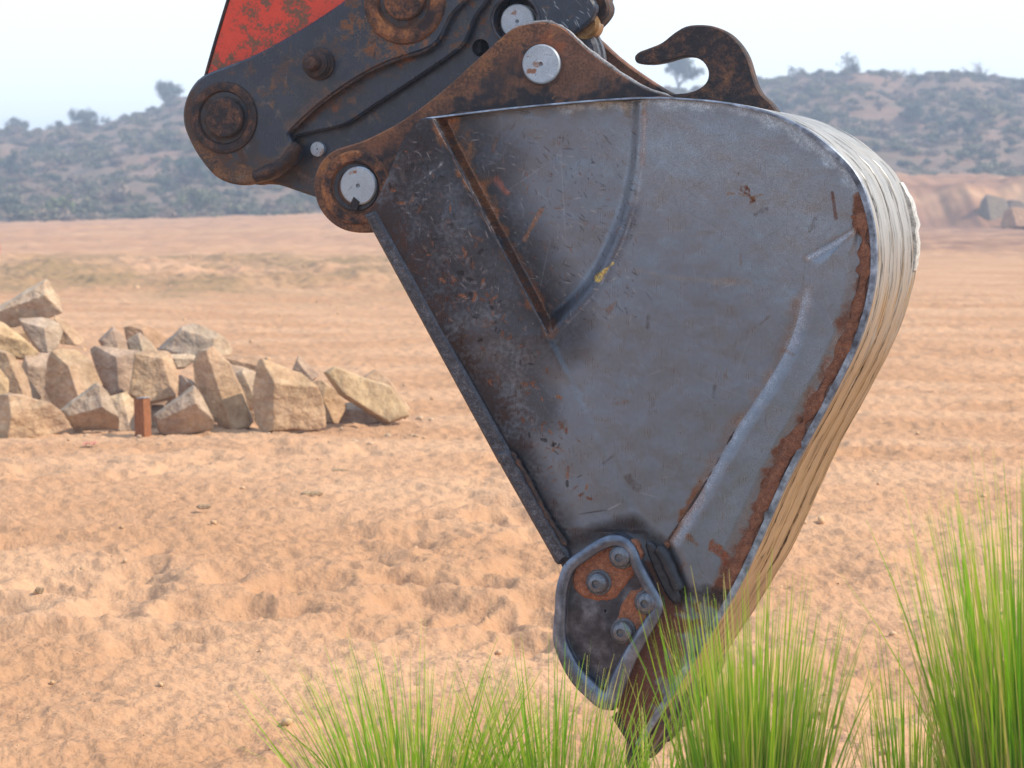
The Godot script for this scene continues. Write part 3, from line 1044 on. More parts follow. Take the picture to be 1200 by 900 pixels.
	# loose flat stones on the sand
	for s in [["pale flat stone on the sand right of the heap, largest of the loose ones", 365, 579, 15, 4], ["thin pale stone lying on the sand below the layered slab", 397, 552, 12, 3], ["little brown stone on the sand at the far left", 45, 692, 6, 5], ["small stone lying on the sand below the heap", 238, 594, 10, 3]]:
		var p := on_ground(s[1], s[2])
		var x: float = s[1]
		var y: float = s[2]
		make_rock(s[0], [x - s[3], y, x - s[3] * 0.5, y - s[4], x + s[3] * 0.6, y - s[4] * 0.9, x + s[3], y - 1, x + s[3] * 0.5, y + s[4], x - s[3] * 0.6, y + s[4]], -p.z, [x, y - s[4] * 0.4], [[0, 0.9, 0.5], [0.1, 0.2, 1]], Color(0.5, 0.38, 0.26), 950 + int(x), "loose_stone", "loose stones on the sand", "stone", 12)


func make_small_things() -> void:
	# post
	var foot := on_ground(167, 511)
	var o := thing("wooden_post", "short square orange-brown wooden post standing in front of the rock heap", "post", Transform3D(Basis(Vector3.UP, -0.5) * Basis(Vector3.BACK, 0.035), foot + Vector3(0, -0.03, 0)))
	var b := Builder.new()
	b.box(Vector3(0, 0.115, 0), Vector3(0.031, 0.115, 0.031), Basis.IDENTITY, 0.002)
	for s in [[-1, -1], [1, -1], [1, 1], [-1, 1]]:
		b.box(Vector3(s[0] * 0.0295, 0.115, s[1] * 0.0295), Vector3(0.0012, 0.1145, 0.0012))
	put("shaft", b.mesh(), mats.wood, o)
	b = Builder.new()
	b.box(Vector3(0.012, 0.2335, 0.004), Vector3(0.022, 0.003, 0.026), Basis(Vector3.BACK, 0.06), 0.0005)
	put("top_plate", b.mesh(), mats.pin, o)
	# a red post cut by the left edge
	var rp := on_ground(-4, 303)
	o = thing("red_marker", "thin red marker post cut by the left edge of the far sand", "marker post", Transform3D(Basis.IDENTITY, rp))
	b = Builder.new()
	b.lathe([Vector2(0.001, 0.34), Vector2(0.035, 0.335), Vector2(0.04, 0.32), Vector2(0.04, -0.1)], Vector3.ZERO, Basis(Vector3.RIGHT, Vector3.FORWARD, Vector3.UP), 14)
	put("shaft", b.mesh(), mats.red_post, o)
	b = Builder.new()
	b.lathe([Vector2(0.1, 0.02), Vector2(0.11, -0.1)], Vector3.ZERO, Basis(Vector3.RIGHT, Vector3.FORWARD, Vector3.UP), 14)
	b.lathe([Vector2(0.04, 0.03), Vector2(0.1, 0.02)], Vector3.ZERO, Basis(Vector3.RIGHT, Vector3.FORWARD, Vector3.UP), 14)
	put("foot", b.mesh(), mats.red_post, o)
	# a scrap of red cloth
	var sc := on_ground(104, 525)
	b = Builder.new()
	var first := 0
	var rng := RandomNumberGenerator.new()
	rng.seed = 5
	for j in 5:
		for i in 8:
			b.tint = Color.WHITE
			b.add(Vector3((i - 3.5) * 0.009, 0.012 + 0.008 * rng.randf() + 0.006 * sin(i * 1.3 + j), (j - 2) * 0.02 + 0.006 * sin(i * 0.9)), Vector3.UP, Vector2.ZERO)
	for j in 4:
		for i in 7:
			b.quad(j * 8 + i, j * 8 + i + 1, j * 8 + i + 9, j * 8 + i + 8)
	var rag := put("cloth_scrap", b.mesh(), mats.red_rag, self, Vector3(sc.x, ground_height(sc.x, sc.z), sc.z))
	tag(rag, "little crumpled pinkish red scrap on the sand before the heap", "scrap")
	# clods and pebbles
	var kinds := []
	for k in 3:
		var cb := Builder.new()
		var nz := noise_of(60 + k, 1.2)
		for j in 7:
			for i in 10:
				var th := PI * j / 6.0
				var ph := TAU * i / 9.0
				var dv := Vector3(sin(th) * cos(ph), cos(th), sin(th) * sin(ph))
				cb.add(dv * (0.5 + 0.35 * nz.get_noise_3dv(dv * 1.5 + Vector3(k, 0, 0))) * Vector3(1, 0.65, 0.9), dv, Vector2.ZERO)
		for j in 6:
			for i in 9:
				cb.quad(j * 10 + i, j * 10 + i + 1, j * 10 + i + 11, j * 10 + i + 10)
		kinds.append(cb.mesh())
	var chips := MultiMesh.new()
	chips.transform_format = MultiMesh.TRANSFORM_3D
	chips.use_colors = true
	chips.mesh = kinds[1]
	chips.instance_count = 150
	for i in 150:
		var d := rng.randf_range(12.3, 14.6)
		var x := rng.randf_range(-2.95, -0.45)
		var s := 0.010 + 0.028 * pow(rng.randf(), 3.0)
		chips.set_instance_transform(i, Transform3D(Basis(Vector3(rng.randf(), 1, rng.randf()).normalized(), rng.randf() * TAU).scaled(Vector3(s * 1.3, s, s)), Vector3(x, ground_height(x, -d) + s * 0.1, -d)))
		var t := rng.randf_range(0.7, 1.05)
		chips.set_instance_color(i, Color(0.50 * t, 0.35 * t, 0.23 * t))
	var ch := MultiMeshInstance3D.new()
	ch.name = numbered("rubble")
	ch.multimesh = chips
	ch.material_override = mats.clod
	add_child(ch, true)
	tag(ch, "small chips of broken rock strewn round the foot of the rock heap", "rubble", "", "stuff")
	for k in 3:
		var mm := MultiMesh.new()
		mm.transform_format = MultiMesh.TRANSFORM_3D
		mm.use_colors = true
		mm.mesh = kinds[k]
		mm.instance_count = 420
		for i in 420:
			var d := 5.2 * pow(11.0, pow(rng.randf(), 1.2))
			var x := rng.randf_range(-0.27, 0.27) * d
			var s := 0.004 + 0.026 * pow(rng.randf(), 5.0)
			if d > 33.0 and x < 3.0: s *= 3.0
			elif d > 16.0: s *= 1.5
			mm.set_instance_transform(i, Transform3D(Basis(Vector3(rng.randf(), 1, rng.randf()).normalized(), rng.randf() * TAU).scaled(Vector3(s, s, s) * rng.randf_range(0.7, 1.4)), Vector3(x, ground_height(x, -d) + s * 0.15, -d)))
			var t := rng.randf_range(0.85, 1.1)
			mm.set_instance_color(i, Color(0.50 * t, 0.32 * t, 0.185 * t))
		var mo := MultiMeshInstance3D.new()
		mo.name = numbered("clods")
		mo.multimesh = mm
		mo.material_override = mats.clod
		add_child(mo, true)
		tag(mo, ["crumbs and clods of sand strewn over the ground", "fine pebbles strewn among the clods of sand", "larger broken clods of sand over the ground"][k], "clods", "", "stuff")


# ------------------------------------------------------------------ grass
func make_clump(label: String, px: float, d: float, tall: float, spread: float, count: int, lean: float, green: Color, sd: int) -> void:
	var rng := RandomNumberGenerator.new()
	rng.seed = sd
	var foot := at(px, 800, d)
	foot.y = ground_height(foot.x, foot.z) - 0.01
	var o := thing("grass_clump", label, "grass", Transform3D(Basis.IDENTITY, foot), "clumps of green grass in front of the bucket")
	var fresh := Builder.new()
	var dry := Builder.new()
	for i in count:
		var is_dry := rng.randf() < 0.26
		var b := dry if is_dry else fresh
		var a := rng.randf() * TAU
		var rr := sqrt(rng.randf())
		var p := Vector3(cos(a) * rr * 0.075, 0, sin(a) * rr * 0.075)
		var out := Vector3(cos(a), 0, sin(a)).rotated(Vector3.UP, rng.randfn() * 0.5)
		var tilt := spread * (0.08 + 0.92 * rr * rng.randf_range(0.3, 1.2)) * (0.5 + 0.5 * rng.randf())
		var length := tall * (1.0 - 0.62 * pow(rng.randf(), 1.0)) * (1.0 - 0.15 * rr)
		var bend := rng.randf_range(0.05, 0.5) * spread * (4.0 if rng.randf() < 0.09 else 1.0)
		var wd := rng.randf_range(0.0011, 0.0030) * (0.8 if is_dry else 1.0)
		var t := rng.randf()
		var base := green.lerp(Color(0.10, 0.28, 0.01), t * 0.7)
		var tip := Color(0.17, 0.42, 0.01).lerp(Color(0.48, 0.58, 0.05), t)
		if is_dry:
			base = Color(0.36, 0.34, 0.08)
			tip = Color(0.60, 0.52, 0.22)
		var face := Vector3(-out.z, 0, out.x).rotated(Vector3.UP, rng.randf_range(-1.2, 1.2))
		var dir := (Vector3.UP + out * tilt + Vector3(lean, 0, 0)).normalized()
		var q := p
		var pl := -1
		var pr := -1
		var segs := 7
		for k in segs + 1:
			var f := float(k) / segs
			var ww := wd * (1.0 - pow(f, 2.2)) + 0.00025
			var nn := dir.cross(face).normalized()
			b.tint = base.lerp(tip, pow(f, 1.3))
			var l := b.add(q - face * ww, (nn - face * 0.4).normalized(), Vector2.ZERO)
			var r := b.add(q + face * ww, (nn + face * 0.4).normalized(), Vector2.ZERO)
			if k > 0:
				b.quad(pl, pr, r, l)
			pl = l
			pr = r
			dir = (dir + out * bend / segs * (0.5 + f) - Vector3(0, 0.02 * f, 0)).normalized()
			q += dir * length / segs
	tag(put("green_blades", fresh.mesh(), mats.blade, o), "", "", "", "stuff")
	tag(put("dry_blades", dry.mesh(), mats.blade, o), "", "", "", "stuff")

func make_grass() -> void:
	var g := Color(0.055, 0.20, 0.012)
	make_clump("spreading clump of grass at the bottom left of the bucket's tip", 485, 4.15, 0.54, 0.75, 800, 0.0, g, 301)
	make_clump("grass clump right in front of the bucket's tip", 650, 4.2, 0.53, 0.5, 620, -0.05, g, 302)
	make_clump("dense upright grass clump under the bucket's right edge", 888, 4.0, 0.69, 0.25, 1000, 0.0, Color(0.04, 0.20, 0.01), 303)
	make_clump("thin sparse grass clump between the two dense ones at the right", 1085, 4.1, 0.56, 0.22, 300, 0.0, g, 304)
	make_clump("low thin tuft of grass just right of the bucket's tip", 775, 4.22, 0.44, 0.40, 170, 0.03, g, 306)
	make_clump("tallest grass clump, at the right edge", 1212, 3.9, 0.90, 0.27, 1250, -0.02, g, 305)


# ------------------------------------------------------------------ the machine
func circle_at(x: float, y: float, w: float) -> Vector3:
	var p := loc(x, y, w)
	return Vector3(p.x, p.y, w)

func px_m(w := 0.0) -> float:
	return (loc(700, 400, w) - loc(700, 500, w)).length() / 100.0

func polys(a: Array, w: float, n := 4) -> PackedVector2Array:
	return smooth(outline(a, w), n)

func arc3(a: Array, w: float, n := 6) -> PackedVector3Array:
	var out := PackedVector3Array()
	for p in smooth(outline(a, w), n, false):
		out.append(Vector3(p.x, p.y, w))
	return out

func lumpy(n: int, r: float, sd: int, amount := 0.35) -> PackedFloat32Array:
	var nz := noise_of(sd, 0.25)
	var out := PackedFloat32Array()
	for i in n:
		out.append(r * (1.0 + amount * 2.0 * nz.get_noise_1d(i)) * (0.35 if i == 0 or i == n - 1 else 1.0))
	return out

func steel_sheet() -> void:
	var lo := loc(350, 900)
	var hi := loc(1090, 60)
	var size := Vector2.ONE * maxf(hi.x - lo.x, hi.y - lo.y)
	sheet_from = lo
	sheet_size = size
	var p := Painter.new(1024, 1024, lo, size, n_fine, n_mid, n_coarse)
	var k := px_m()
	p.fill(rgb8(108, 114, 125), 0.09, 0.38)
	var dark := rgb8(58, 52, 56)
	var near_black := rgb8(38, 36, 42)
	var rust := rgb8(112, 68, 44)
	# upper right painted paler, in place of the plate's sheen
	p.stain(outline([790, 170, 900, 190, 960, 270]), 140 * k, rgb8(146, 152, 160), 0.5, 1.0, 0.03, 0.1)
	p.stain(outline([960, 420, 900, 520, 850, 620]), 50 * k, rgb8(128, 138, 150), 0.4, 1.0, 0.05, 0.1)  # paler patch down the wear plate
	# grime on the reinforcing strip along the mouth
	p.stain(outline([480, 165, 520, 270, 576, 380, 628, 480]), 44 * k, rgb8(56, 56, 63), 0.72, 0.6, 0.05, 0.5)
	p.stain(outline([470, 160, 490, 250, 530, 340]), 46 * k, rgb8(44, 41, 47), 0.8, 0.7, 0.05, 0.4)
	p.stain(outline([445, 262, 500, 360, 560, 475, 610, 565, 650, 640]), 46 * k, rgb8(26, 23, 29), 1.0, 0.85, 0.06, 0.35)
	p.stain(outline([448, 250, 500, 345, 545, 430, 580, 500]), 40 * k, rgb8(70, 42, 34), 0.75, 1.0, 0.8, 1.6)
	p.stain(outline([520, 400, 575, 500, 600, 545]), 36 * k, rgb8(22, 20, 26), 0.75, 1.0, 0.2, 0.7)
	p.stain(outline([440, 250, 520, 400, 600, 560, 655, 650]), 12 * k, rgb8(58, 44, 42), 0.75, 0.8, 0.6, 0.8)
	p.stain(outline([500, 140, 480, 200, 455, 260]), 18 * k, rgb8(44, 38, 41), 0.7, 0.9, 0.6, 0.4)
	# the pressed hollow: dirt and rust, with the shade of the recess painted in
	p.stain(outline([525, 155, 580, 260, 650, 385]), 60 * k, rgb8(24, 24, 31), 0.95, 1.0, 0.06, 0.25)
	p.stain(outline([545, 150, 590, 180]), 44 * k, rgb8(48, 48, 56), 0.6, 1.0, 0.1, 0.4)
	p.stain(outline([648, 385, 690, 345, 720, 300, 742, 245]), 13 * k, rgb8(58, 59, 70), 0.6, 1.0, 0.3, 0.1)  # shade painted along the inside of the arc
	p.stain(outline([516, 145, 560, 225, 600, 300, 645, 388]), 9 * k, rust, 0.9, 0.6, 0.8, 0.5)
	p.stain(outline([520, 145, 545, 190, 575, 250]), 14 * k, rgb8(134, 88, 56), 0.7, 0.7, 0.9, 0.7)
	p.stain(outline([578, 212, 590, 225]), 7 * k, rgb8(150, 84, 70), 0.7, 0.7, 0.9, 0.9)
	p.stain(outline([630, 245, 610, 280]), 4 * k, rgb8(140, 90, 62), 0.7, 0.6, 0.4, 0.5)
	p.stain(outline([700, 325, 718, 308]), 4.5 * k, rgb8(198, 158, 70), 0.9, 0.4, 0.7, 0.5)
	p.stain(outline([755, 130, 753, 190]), 5 * k, rgb8(134, 96, 82), 0.5, 1.0, 0.4, 0.3)
	# worn steel along the top
	p.stain(outline([640, 126, 760, 119, 850, 124, 920, 146, 980, 190, 1002, 220]), 8 * k, rgb8(176, 184, 192), 0.55, 0.8, 0.7, 0.5)
	# brown stain and weed caught on the plate
	p.stain(outline([868, 196, 863, 210, 872, 222, 880, 230]), 5 * k, rgb8(84, 46, 30), 0.95, 0.4, 1.3, 1.0)
	p.stain(outline([846, 227, 864, 226, 880, 230, 893, 227]), 3 * k, rgb8(120, 84, 54), 0.8, 0.5, 1.2, 1.0)
	p.stain(outline([976, 225, 980, 255]), 2.4 * k, rgb8(84, 52, 44), 0.8, 0.5, 0.4, 0.3)
	p.stain(outline([745, 315, 790, 325, 880, 330]), 4 * k, rgb8(140, 122, 108), 0.4, 1.0, 0.8, 0.5)
	# rust where the wear plate is welded on
	p.stain(outline([946, 302, 978, 285, 1004, 268]), 7 * k, rgb8(118, 80, 58), 0.8, 0.9, 0.5, 0.3)
	p.stain(outline([944, 345, 928, 394, 902, 442, 855, 514, 818, 584, 780, 640]), 13 * k, rgb8(120, 92, 78), 0.6, 1.0, 0.5, 0.25)
	p.stain(outline([822, 575, 783, 636, 768, 652]), 8 * k, rust, 0.9, 0.5, 0.7, 0.3)
	p.stain(outline([1014, 240, 1020, 300, 1012, 350, 992, 408, 956, 475, 912, 555, 878, 635, 848, 700]), 15 * k, rgb8(118, 76, 56), 0.95, 0.45, 0.8, 0.3, 0.9)
	p.stain(outline([840, 640, 850, 652]), 6 * k, rgb8(124, 70, 50), 0.85, 0.5, 1.0, 0.5)
	p.stain(outline([770, 690, 760, 780, 738, 860]), 40 * k, rgb8(112, 66, 44), 0.9, 0.4, 0.6, 0.15, 0.9)
	p.stain(outline([660, 640, 700, 625, 740, 615, 775, 640, 800, 700]), 16 * k, near_black, 0.9, 0.8, 0.15, 0.15)  # near-black band along the cutter's top and right edges
	p.stain(outline([806, 690, 850, 700]), 10 * k, near_black, 0.7, 0.8, 0.7, 0.3)
	p.stain(outline([735, 560, 745, 572]), 4 * k, rgb8(70, 62, 60), 0.6, 0.8, 0.9, 0.7)
	# scraped and polished edges, some with highlights painted in
	p.stain(outline([509, 138, 533, 185, 560, 235, 583, 281]), 2.6 * k, rgb8(168, 164, 164), 0.8, 0.8, 0.5, 0.6)
	p.stain(outline([583, 281, 620, 350, 642, 392]), 1.8 * k, rgb8(140, 138, 142), 0.6, 0.8, 0.6, 0.8)
	p.stain(outline([756, 118, 754, 180, 747, 232, 728, 287, 698, 343, 652, 392]), 2.4 * k, rgb8(166, 174, 186), 0.4, 1.0, 0.4, 0.6, 0.3)  # rim highlight of the arc, painted as a pale line
	p.stain(outline([947, 345, 933, 394, 908, 442, 861, 514, 823, 582, 792, 634]), 8 * k, rgb8(150, 162, 180), 0.6, 1.0, 0.4, 0.2, 0.3)  # worn bevel, with the sky's reflection painted in
	p.stain(outline([947, 302, 976, 287, 1001, 271]), 4.5 * k, rgb8(176, 186, 200), 0.7, 1.0, 0.3, 0.2, 0.3)  # upper step brightened the same way
	p.stain(outline([985, 395, 972, 440, 950, 470]), 9 * k, rgb8(158, 170, 184), 0.5, 1.0, 0.9, 0.4, 0.3)
	for i in 260:
		var f := p.rng.randf()
		var c := loc(lerpf(450, 640, f) + p.rng.randf_range(0, 60), lerpf(190, 570, f) + p.rng.randf_range(-30, 20))
		p.stain(PackedVector2Array([c, c + Vector2.from_angle(p.rng.randf() * TAU) * 5.0 * k]), p.rng.randf_range(0.5, 2.2) * k, [rgb8(132, 80, 52), rgb8(98, 62, 48), rgb8(100, 97, 102), rgb8(20, 18, 22)][i % 4], 0.8, 0.6, 0.8, 0.5)
	for i in 46:
		var c := loc(p.rng.randf_range(470, 1000), p.rng.randf_range(140, 660))
		var e := c + Vector2.from_angle(p.rng.randf() * TAU) * 14.0 * k
		p.stain(PackedVector2Array([c, e]), p.rng.randf_range(1.0, 3.2) * k, [rgb8(64, 58, 60), rgb8(110, 72, 52), rgb8(90, 84, 84)][i % 3], 0.55, 0.8, 1.0, 0.6)
	var a := loc(470, 150)
	var z := loc(745, 380)
	p.scratches(1500, Vector2(a.x, z.y), Vector2(z.x, a.y), [rgb8(48, 46, 52), rgb8(62, 56, 58), rgb8(150, 146, 146), rgb8(116, 74, 58)], 0.022, -0.7, 0.6, 0.8, 0.6)
	a = loc(440, 150)
	z = loc(1000, 690)
	p.scratches(1300, Vector2(a.x, z.y), Vector2(z.x, a.y), [rgb8(82, 82, 86), rgb8(158, 164, 170), rgb8(96, 84, 78)], 0.06, -1.2, 0.8, 0.4, 0.45)
	p.scratches(50, Vector2(a.x, z.y), Vector2(z.x, a.y), [rgb8(150, 154, 160), rgb8(92, 90, 92)], 0.34, 0.75, 0.8, 0.3, 0.6)
	p.stain(outline([474, 224, 500, 206, 528, 182]), 5.5 * k, rgb8(186, 186, 190), 0.8, 0.8, 1.3, 1.6)
	p.stain(outline([484, 216, 506, 202]), 3.0 * k, rgb8(200, 200, 204), 0.8, 0.8, 1.3, 1.2)
	p.scratch(loc(678, 603), loc(712, 598), rgb8(60, 56, 60), 0.8)
	p.scratch(loc(712, 598), loc(728, 590), rgb8(170, 174, 180), 0.5)
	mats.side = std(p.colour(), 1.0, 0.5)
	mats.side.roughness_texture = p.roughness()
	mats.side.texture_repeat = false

var ear_from: Vector2
var ear_size: Vector2

func ear_sheet() -> void:
	var w := -0.17
	var lo := loc(350, 290, w)
	var hi := loc(830, 10, w)
	var size := Vector2(hi.x - lo.x, hi.y - lo.y)
	ear_from = lo
	ear_size = size
	var p := Painter.new(900, 525, lo, size, n_fine, n_mid, n_coarse)
	var k := px_m(w)
	p.fill(rgb8(92, 62, 48), 0.6, 0.8)
	p.stain(outline([395, 190, 470, 150, 540, 100, 600, 45, 640, 35], w), 26 * k, rgb8(132, 88, 54), 0.8, 1.0, 1.0, 1.2)
	p.stain(outline([630, 50, 690, 75, 750, 105], w), 30 * k, rgb8(122, 84, 66), 0.8, 1.0, 0.8, 0.7)
	p.stain(outline([480, 160, 540, 130, 620, 118, 700, 114, 780, 112], w), 20 * k, rgb8(27, 27, 36), 0.95, 0.9, 0.9, 0.25, 0.6)
	p.stain(outline([560, 125, 585, 90, 605, 70], w), 18 * k, rgb8(32, 32, 42), 0.8, 1.0, 1.2, 0.6, 0.6)
	p.stain(outline([700, 95, 670, 105], w), 14 * k, rgb8(64, 62, 68), 0.6, 1.0, 1.0, 0.6)
	p.stain(outline([634, 74], w), 32 * k, rgb8(40, 30, 30), 0.8, 0.7, 0.5, 0.3)
	p.stain(outline([655, 55, 640, 48], w), 12 * k, rgb8(136, 76, 46), 0.8, 0.8, 0.9, 0.4)
	p.stain(outline([420, 190, 460, 180, 470, 230], w), 20 * k, rgb8(24, 24, 32), 0.9, 0.9, 0.8, 0.3, 0.5)
	p.stain(outline([385, 200, 378, 235, 400, 262, 435, 268], w), 20 * k, rgb8(138, 92, 54), 0.75, 0.9, 1.0, 1.0)
	p.stain(outline([430, 172, 465, 160, 480, 175], w), 12 * k, rgb8(112, 72, 52), 0.8, 0.9, 0.9, 0.7)
	for i in 160:
		var c := loc(p.rng.randf_range(370, 800), p.rng.randf_range(20, 270), w)
		p.stain(PackedVector2Array([c, c + Vector2.from_angle(0.6 + p.rng.randfn() * 0.5) * 9.0 * k]), p.rng.randf_range(0.8, 3.0) * k, [rgb8(160, 110, 64), rgb8(44, 34, 36), rgb8(118, 70, 50), rgb8(32, 30, 38)][i % 4], 0.7, 0.8, 1.0, 0.6)
	mats.ear = relief(std(p.colour(), 0.8), gray_texture(22, 0.02, 6), 0.12)
	mats.ear.texture_repeat = false

var sheet_from: Vector2
var sheet_size: Vector2
var paint_from: Vector2
var paint_size: Vector2
const COUPLER_W := -0.235

func paint_sheet() -> void:
	var w := COUPLER_W
	var lo := loc(190, 250, w)
	var hi := loc(730, -60, w)
	var size := Vector2(hi.x - lo.x, hi.y - lo.y)
	paint_from = lo
	paint_size = size
	var p := Painter.new(1024, 590, lo, size, n_fine, n_mid, n_coarse)
	var k := px_m(w)
	p.fill(rgb8(36, 45, 60), 0.4, 0.34)
	var o := func(a: Array) -> PackedVector2Array: return outline(a, w)
	var dust := rgb8(96, 86, 80)
	p.stain(outline([230, 110, 330, 120, 420, 60, 520, 10], w), 60 * k, rgb8(62, 64, 74), 0.5, 1.0, 0.8, 0.5)
	# round the main pin
	p.stain(outline([262, 137], w), 48 * k, rgb8(100, 70, 48), 0.85, 0.5, 0.5, 0.35, 0.9)
	p.stain(outline([225, 150, 245, 190, 290, 208], w), 24 * k, rgb8(92, 66, 48), 0.85, 0.7, 0.7, 0.4, 0.9)
	p.stain(outline([262, 137], w), 35 * k, rgb8(30, 25, 28), 0.9, 0.35, 0.25, 0.05)
	p.stain(outline([292, 150, 300, 170, 285, 190], w), 9 * k, rgb8(40, 32, 34), 0.8, 0.8, 0.6, 0.2)
	p.stain(outline([345, 165, 320, 195, 285, 208], w), 15 * k, rgb8(112, 82, 60), 0.8, 0.7, 0.7, 0.5)
	p.stain(outline([340, 150, 372, 122, 402, 98], w), 12 * k, rgb8(82, 62, 54), 0.85, 0.6, 0.8, 0.5)
	p.stain(outline([402, 98, 440, 78, 500, 58], w), 5 * k, rgb8(64, 50, 46), 0.8, 0.6, 0.8, 0.4)
	p.stain(outline([350, 215, 372, 205, 368, 190], w), 12 * k, rgb8(92, 56, 42), 0.8, 0.8, 0.8, 0.6)
	p.stain(outline([222, 120, 228, 165, 250, 196, 290, 210, 330, 200], w), 30 * k, rgb8(74, 54, 44), 0.85, 0.8, 0.8, 0.5, 0.85)
	p.stain(outline([228, 170, 255, 200, 300, 208], w), 12 * k, rgb8(128, 92, 62), 0.7, 0.8, 1.0, 0.9, 0.9)
	p.stain(outline([300, 80, 420, 50, 460, 70, 380, 120], w), 26 * k, rgb8(88, 64, 54), 0.75, 0.9, 1.2, 1.6, 0.8)
	p.stain(outline([420, 40, 480, 60, 540, 30], w), 24 * k, rgb8(118, 76, 50), 0.8, 0.8, 1.2, 1.5, 0.9)
	# bolt
	p.stain(outline([366, 74], w), 26 * k, rgb8(86, 66, 56), 0.8, 0.7, 0.8, 0.5)
	p.stain(outline([355, 95, 380, 110], w), 14 * k, rgb8(84, 66, 58), 0.5, 0.9, 0.9, 0.6)
	# upper boss
	p.stain(outline([472, 3], w), 62 * k, rgb8(110, 74, 52), 0.9, 0.4, 0.9, 0.75, 0.9)
	p.stain(outline([430, 25, 455, 52, 500, 48], w), 20 * k, rgb8(122, 80, 54), 0.85, 0.5, 1.0, 0.9)
	p.stain(outline([472, 3], w), 34 * k, rgb8(38, 28, 28), 0.85, 0.5, 0.4, 0.2)
	p.stain(outline([526, 10, 520, 30], w), 14 * k, rgb8(96, 72, 58), 0.6, 0.8, 1.0, 0.9)
	p.stain(outline([406, 116], w), 7 * k, rgb8(122, 78, 52), 0.85, 0.5, 0.7, 0.4)
	p.stain(outline([386, 126], w), 4 * k, rgb8(112, 68, 48), 0.85, 0.5, 0.7, 0.4)
	for i in 420:
		var c := loc(p.rng.randf_range(215, 690), p.rng.randf_range(0, 220), w)
		p.stain(PackedVector2Array([c, c + Vector2.from_angle(p.rng.randf() * TAU) * 8.0 * k]), p.rng.randf_range(0.6, 3.4) * k, [rgb8(106, 72, 52), rgb8(80, 58, 50), dust, rgb8(34, 36, 44)][i % 4], 0.7, 0.7, 1.0, 0.7)
	p.scratches(420, lo, lo + size, [rgb8(92, 98, 108), rgb8(120, 116, 116), rgb8(30, 34, 42), rgb8(84, 62, 54)], 0.035, 0.6, 1.0, 0.6)
	for i in 26:
		var c := loc(p.rng.randf_range(590, 690), p.rng.randf_range(-10, 30), w)
		p.scratch(c, c + Vector2.from_angle(-0.9 + p.rng.randfn() * 0.3) * p.rng.randf_range(0.006, 0.025), rgb8(190, 190, 190), 0.8)
	mats.navy = std(p.colour(), 1.0, 0.0)
	mats.navy.metallic_specular = 0.5
	mats.navy.roughness_texture = p.roughness()
	mats.navy.texture_repeat = false


func wrap_curve(n: int) -> Array:
	# the inner and outer line of the bucket's back sheet, from the ears over the heel to the lip
	var inner := smooth(outline([500, 139, 600, 127, 700, 118, 760, 115, 800, 116, 850, 121, 900, 133, 940, 152, 975, 179, 1002, 211, 1017, 255, 1022, 300, 1017, 348, 999, 405, 964, 475, 921, 555, 885, 635, 857, 692, 800, 785, 745, 872]), 12, false)
	# even spacing
	var total := 0.0
	for i in inner.size() - 1: total += inner[i].distance_to(inner[i + 1])
	var pts := PackedVector2Array()
	var seg := 0
	var acc := 0.0
	for k in n:
		var want := total * k / (n - 1)
		while seg < inner.size() - 2 and acc + inner[seg].distance_to(inner[seg + 1]) < want:
			acc += inner[seg].distance_to(inner[seg + 1])
			seg += 1
		var l := inner[seg].distance_to(inner[seg + 1])
		pts.append(inner[seg].lerp(inner[seg + 1], clampf((want - acc) / maxf(l, 1e-9), 0.0, 1.0)))
	var nrm := PackedVector2Array()
	for k in n:
		var e := (pts[mini(k + 1, n - 1)] - pts[maxi(k - 1, 0)]).normalized()
		nrm.append(Vector2(-e.y, e.x))
	return [pts, nrm, total]

const WIDE := 0.65

func back_colour(f: float, t: float) -> Color:
	# bare steel over the heel, caked with pale earth towards the lip
	var steel := Color(0.37, 0.38, 0.395)
	var earth := Color(0.36, 0.255, 0.15)
	return steel.lerp(earth, ss(0.47, 0.64, f + t * 0.08))

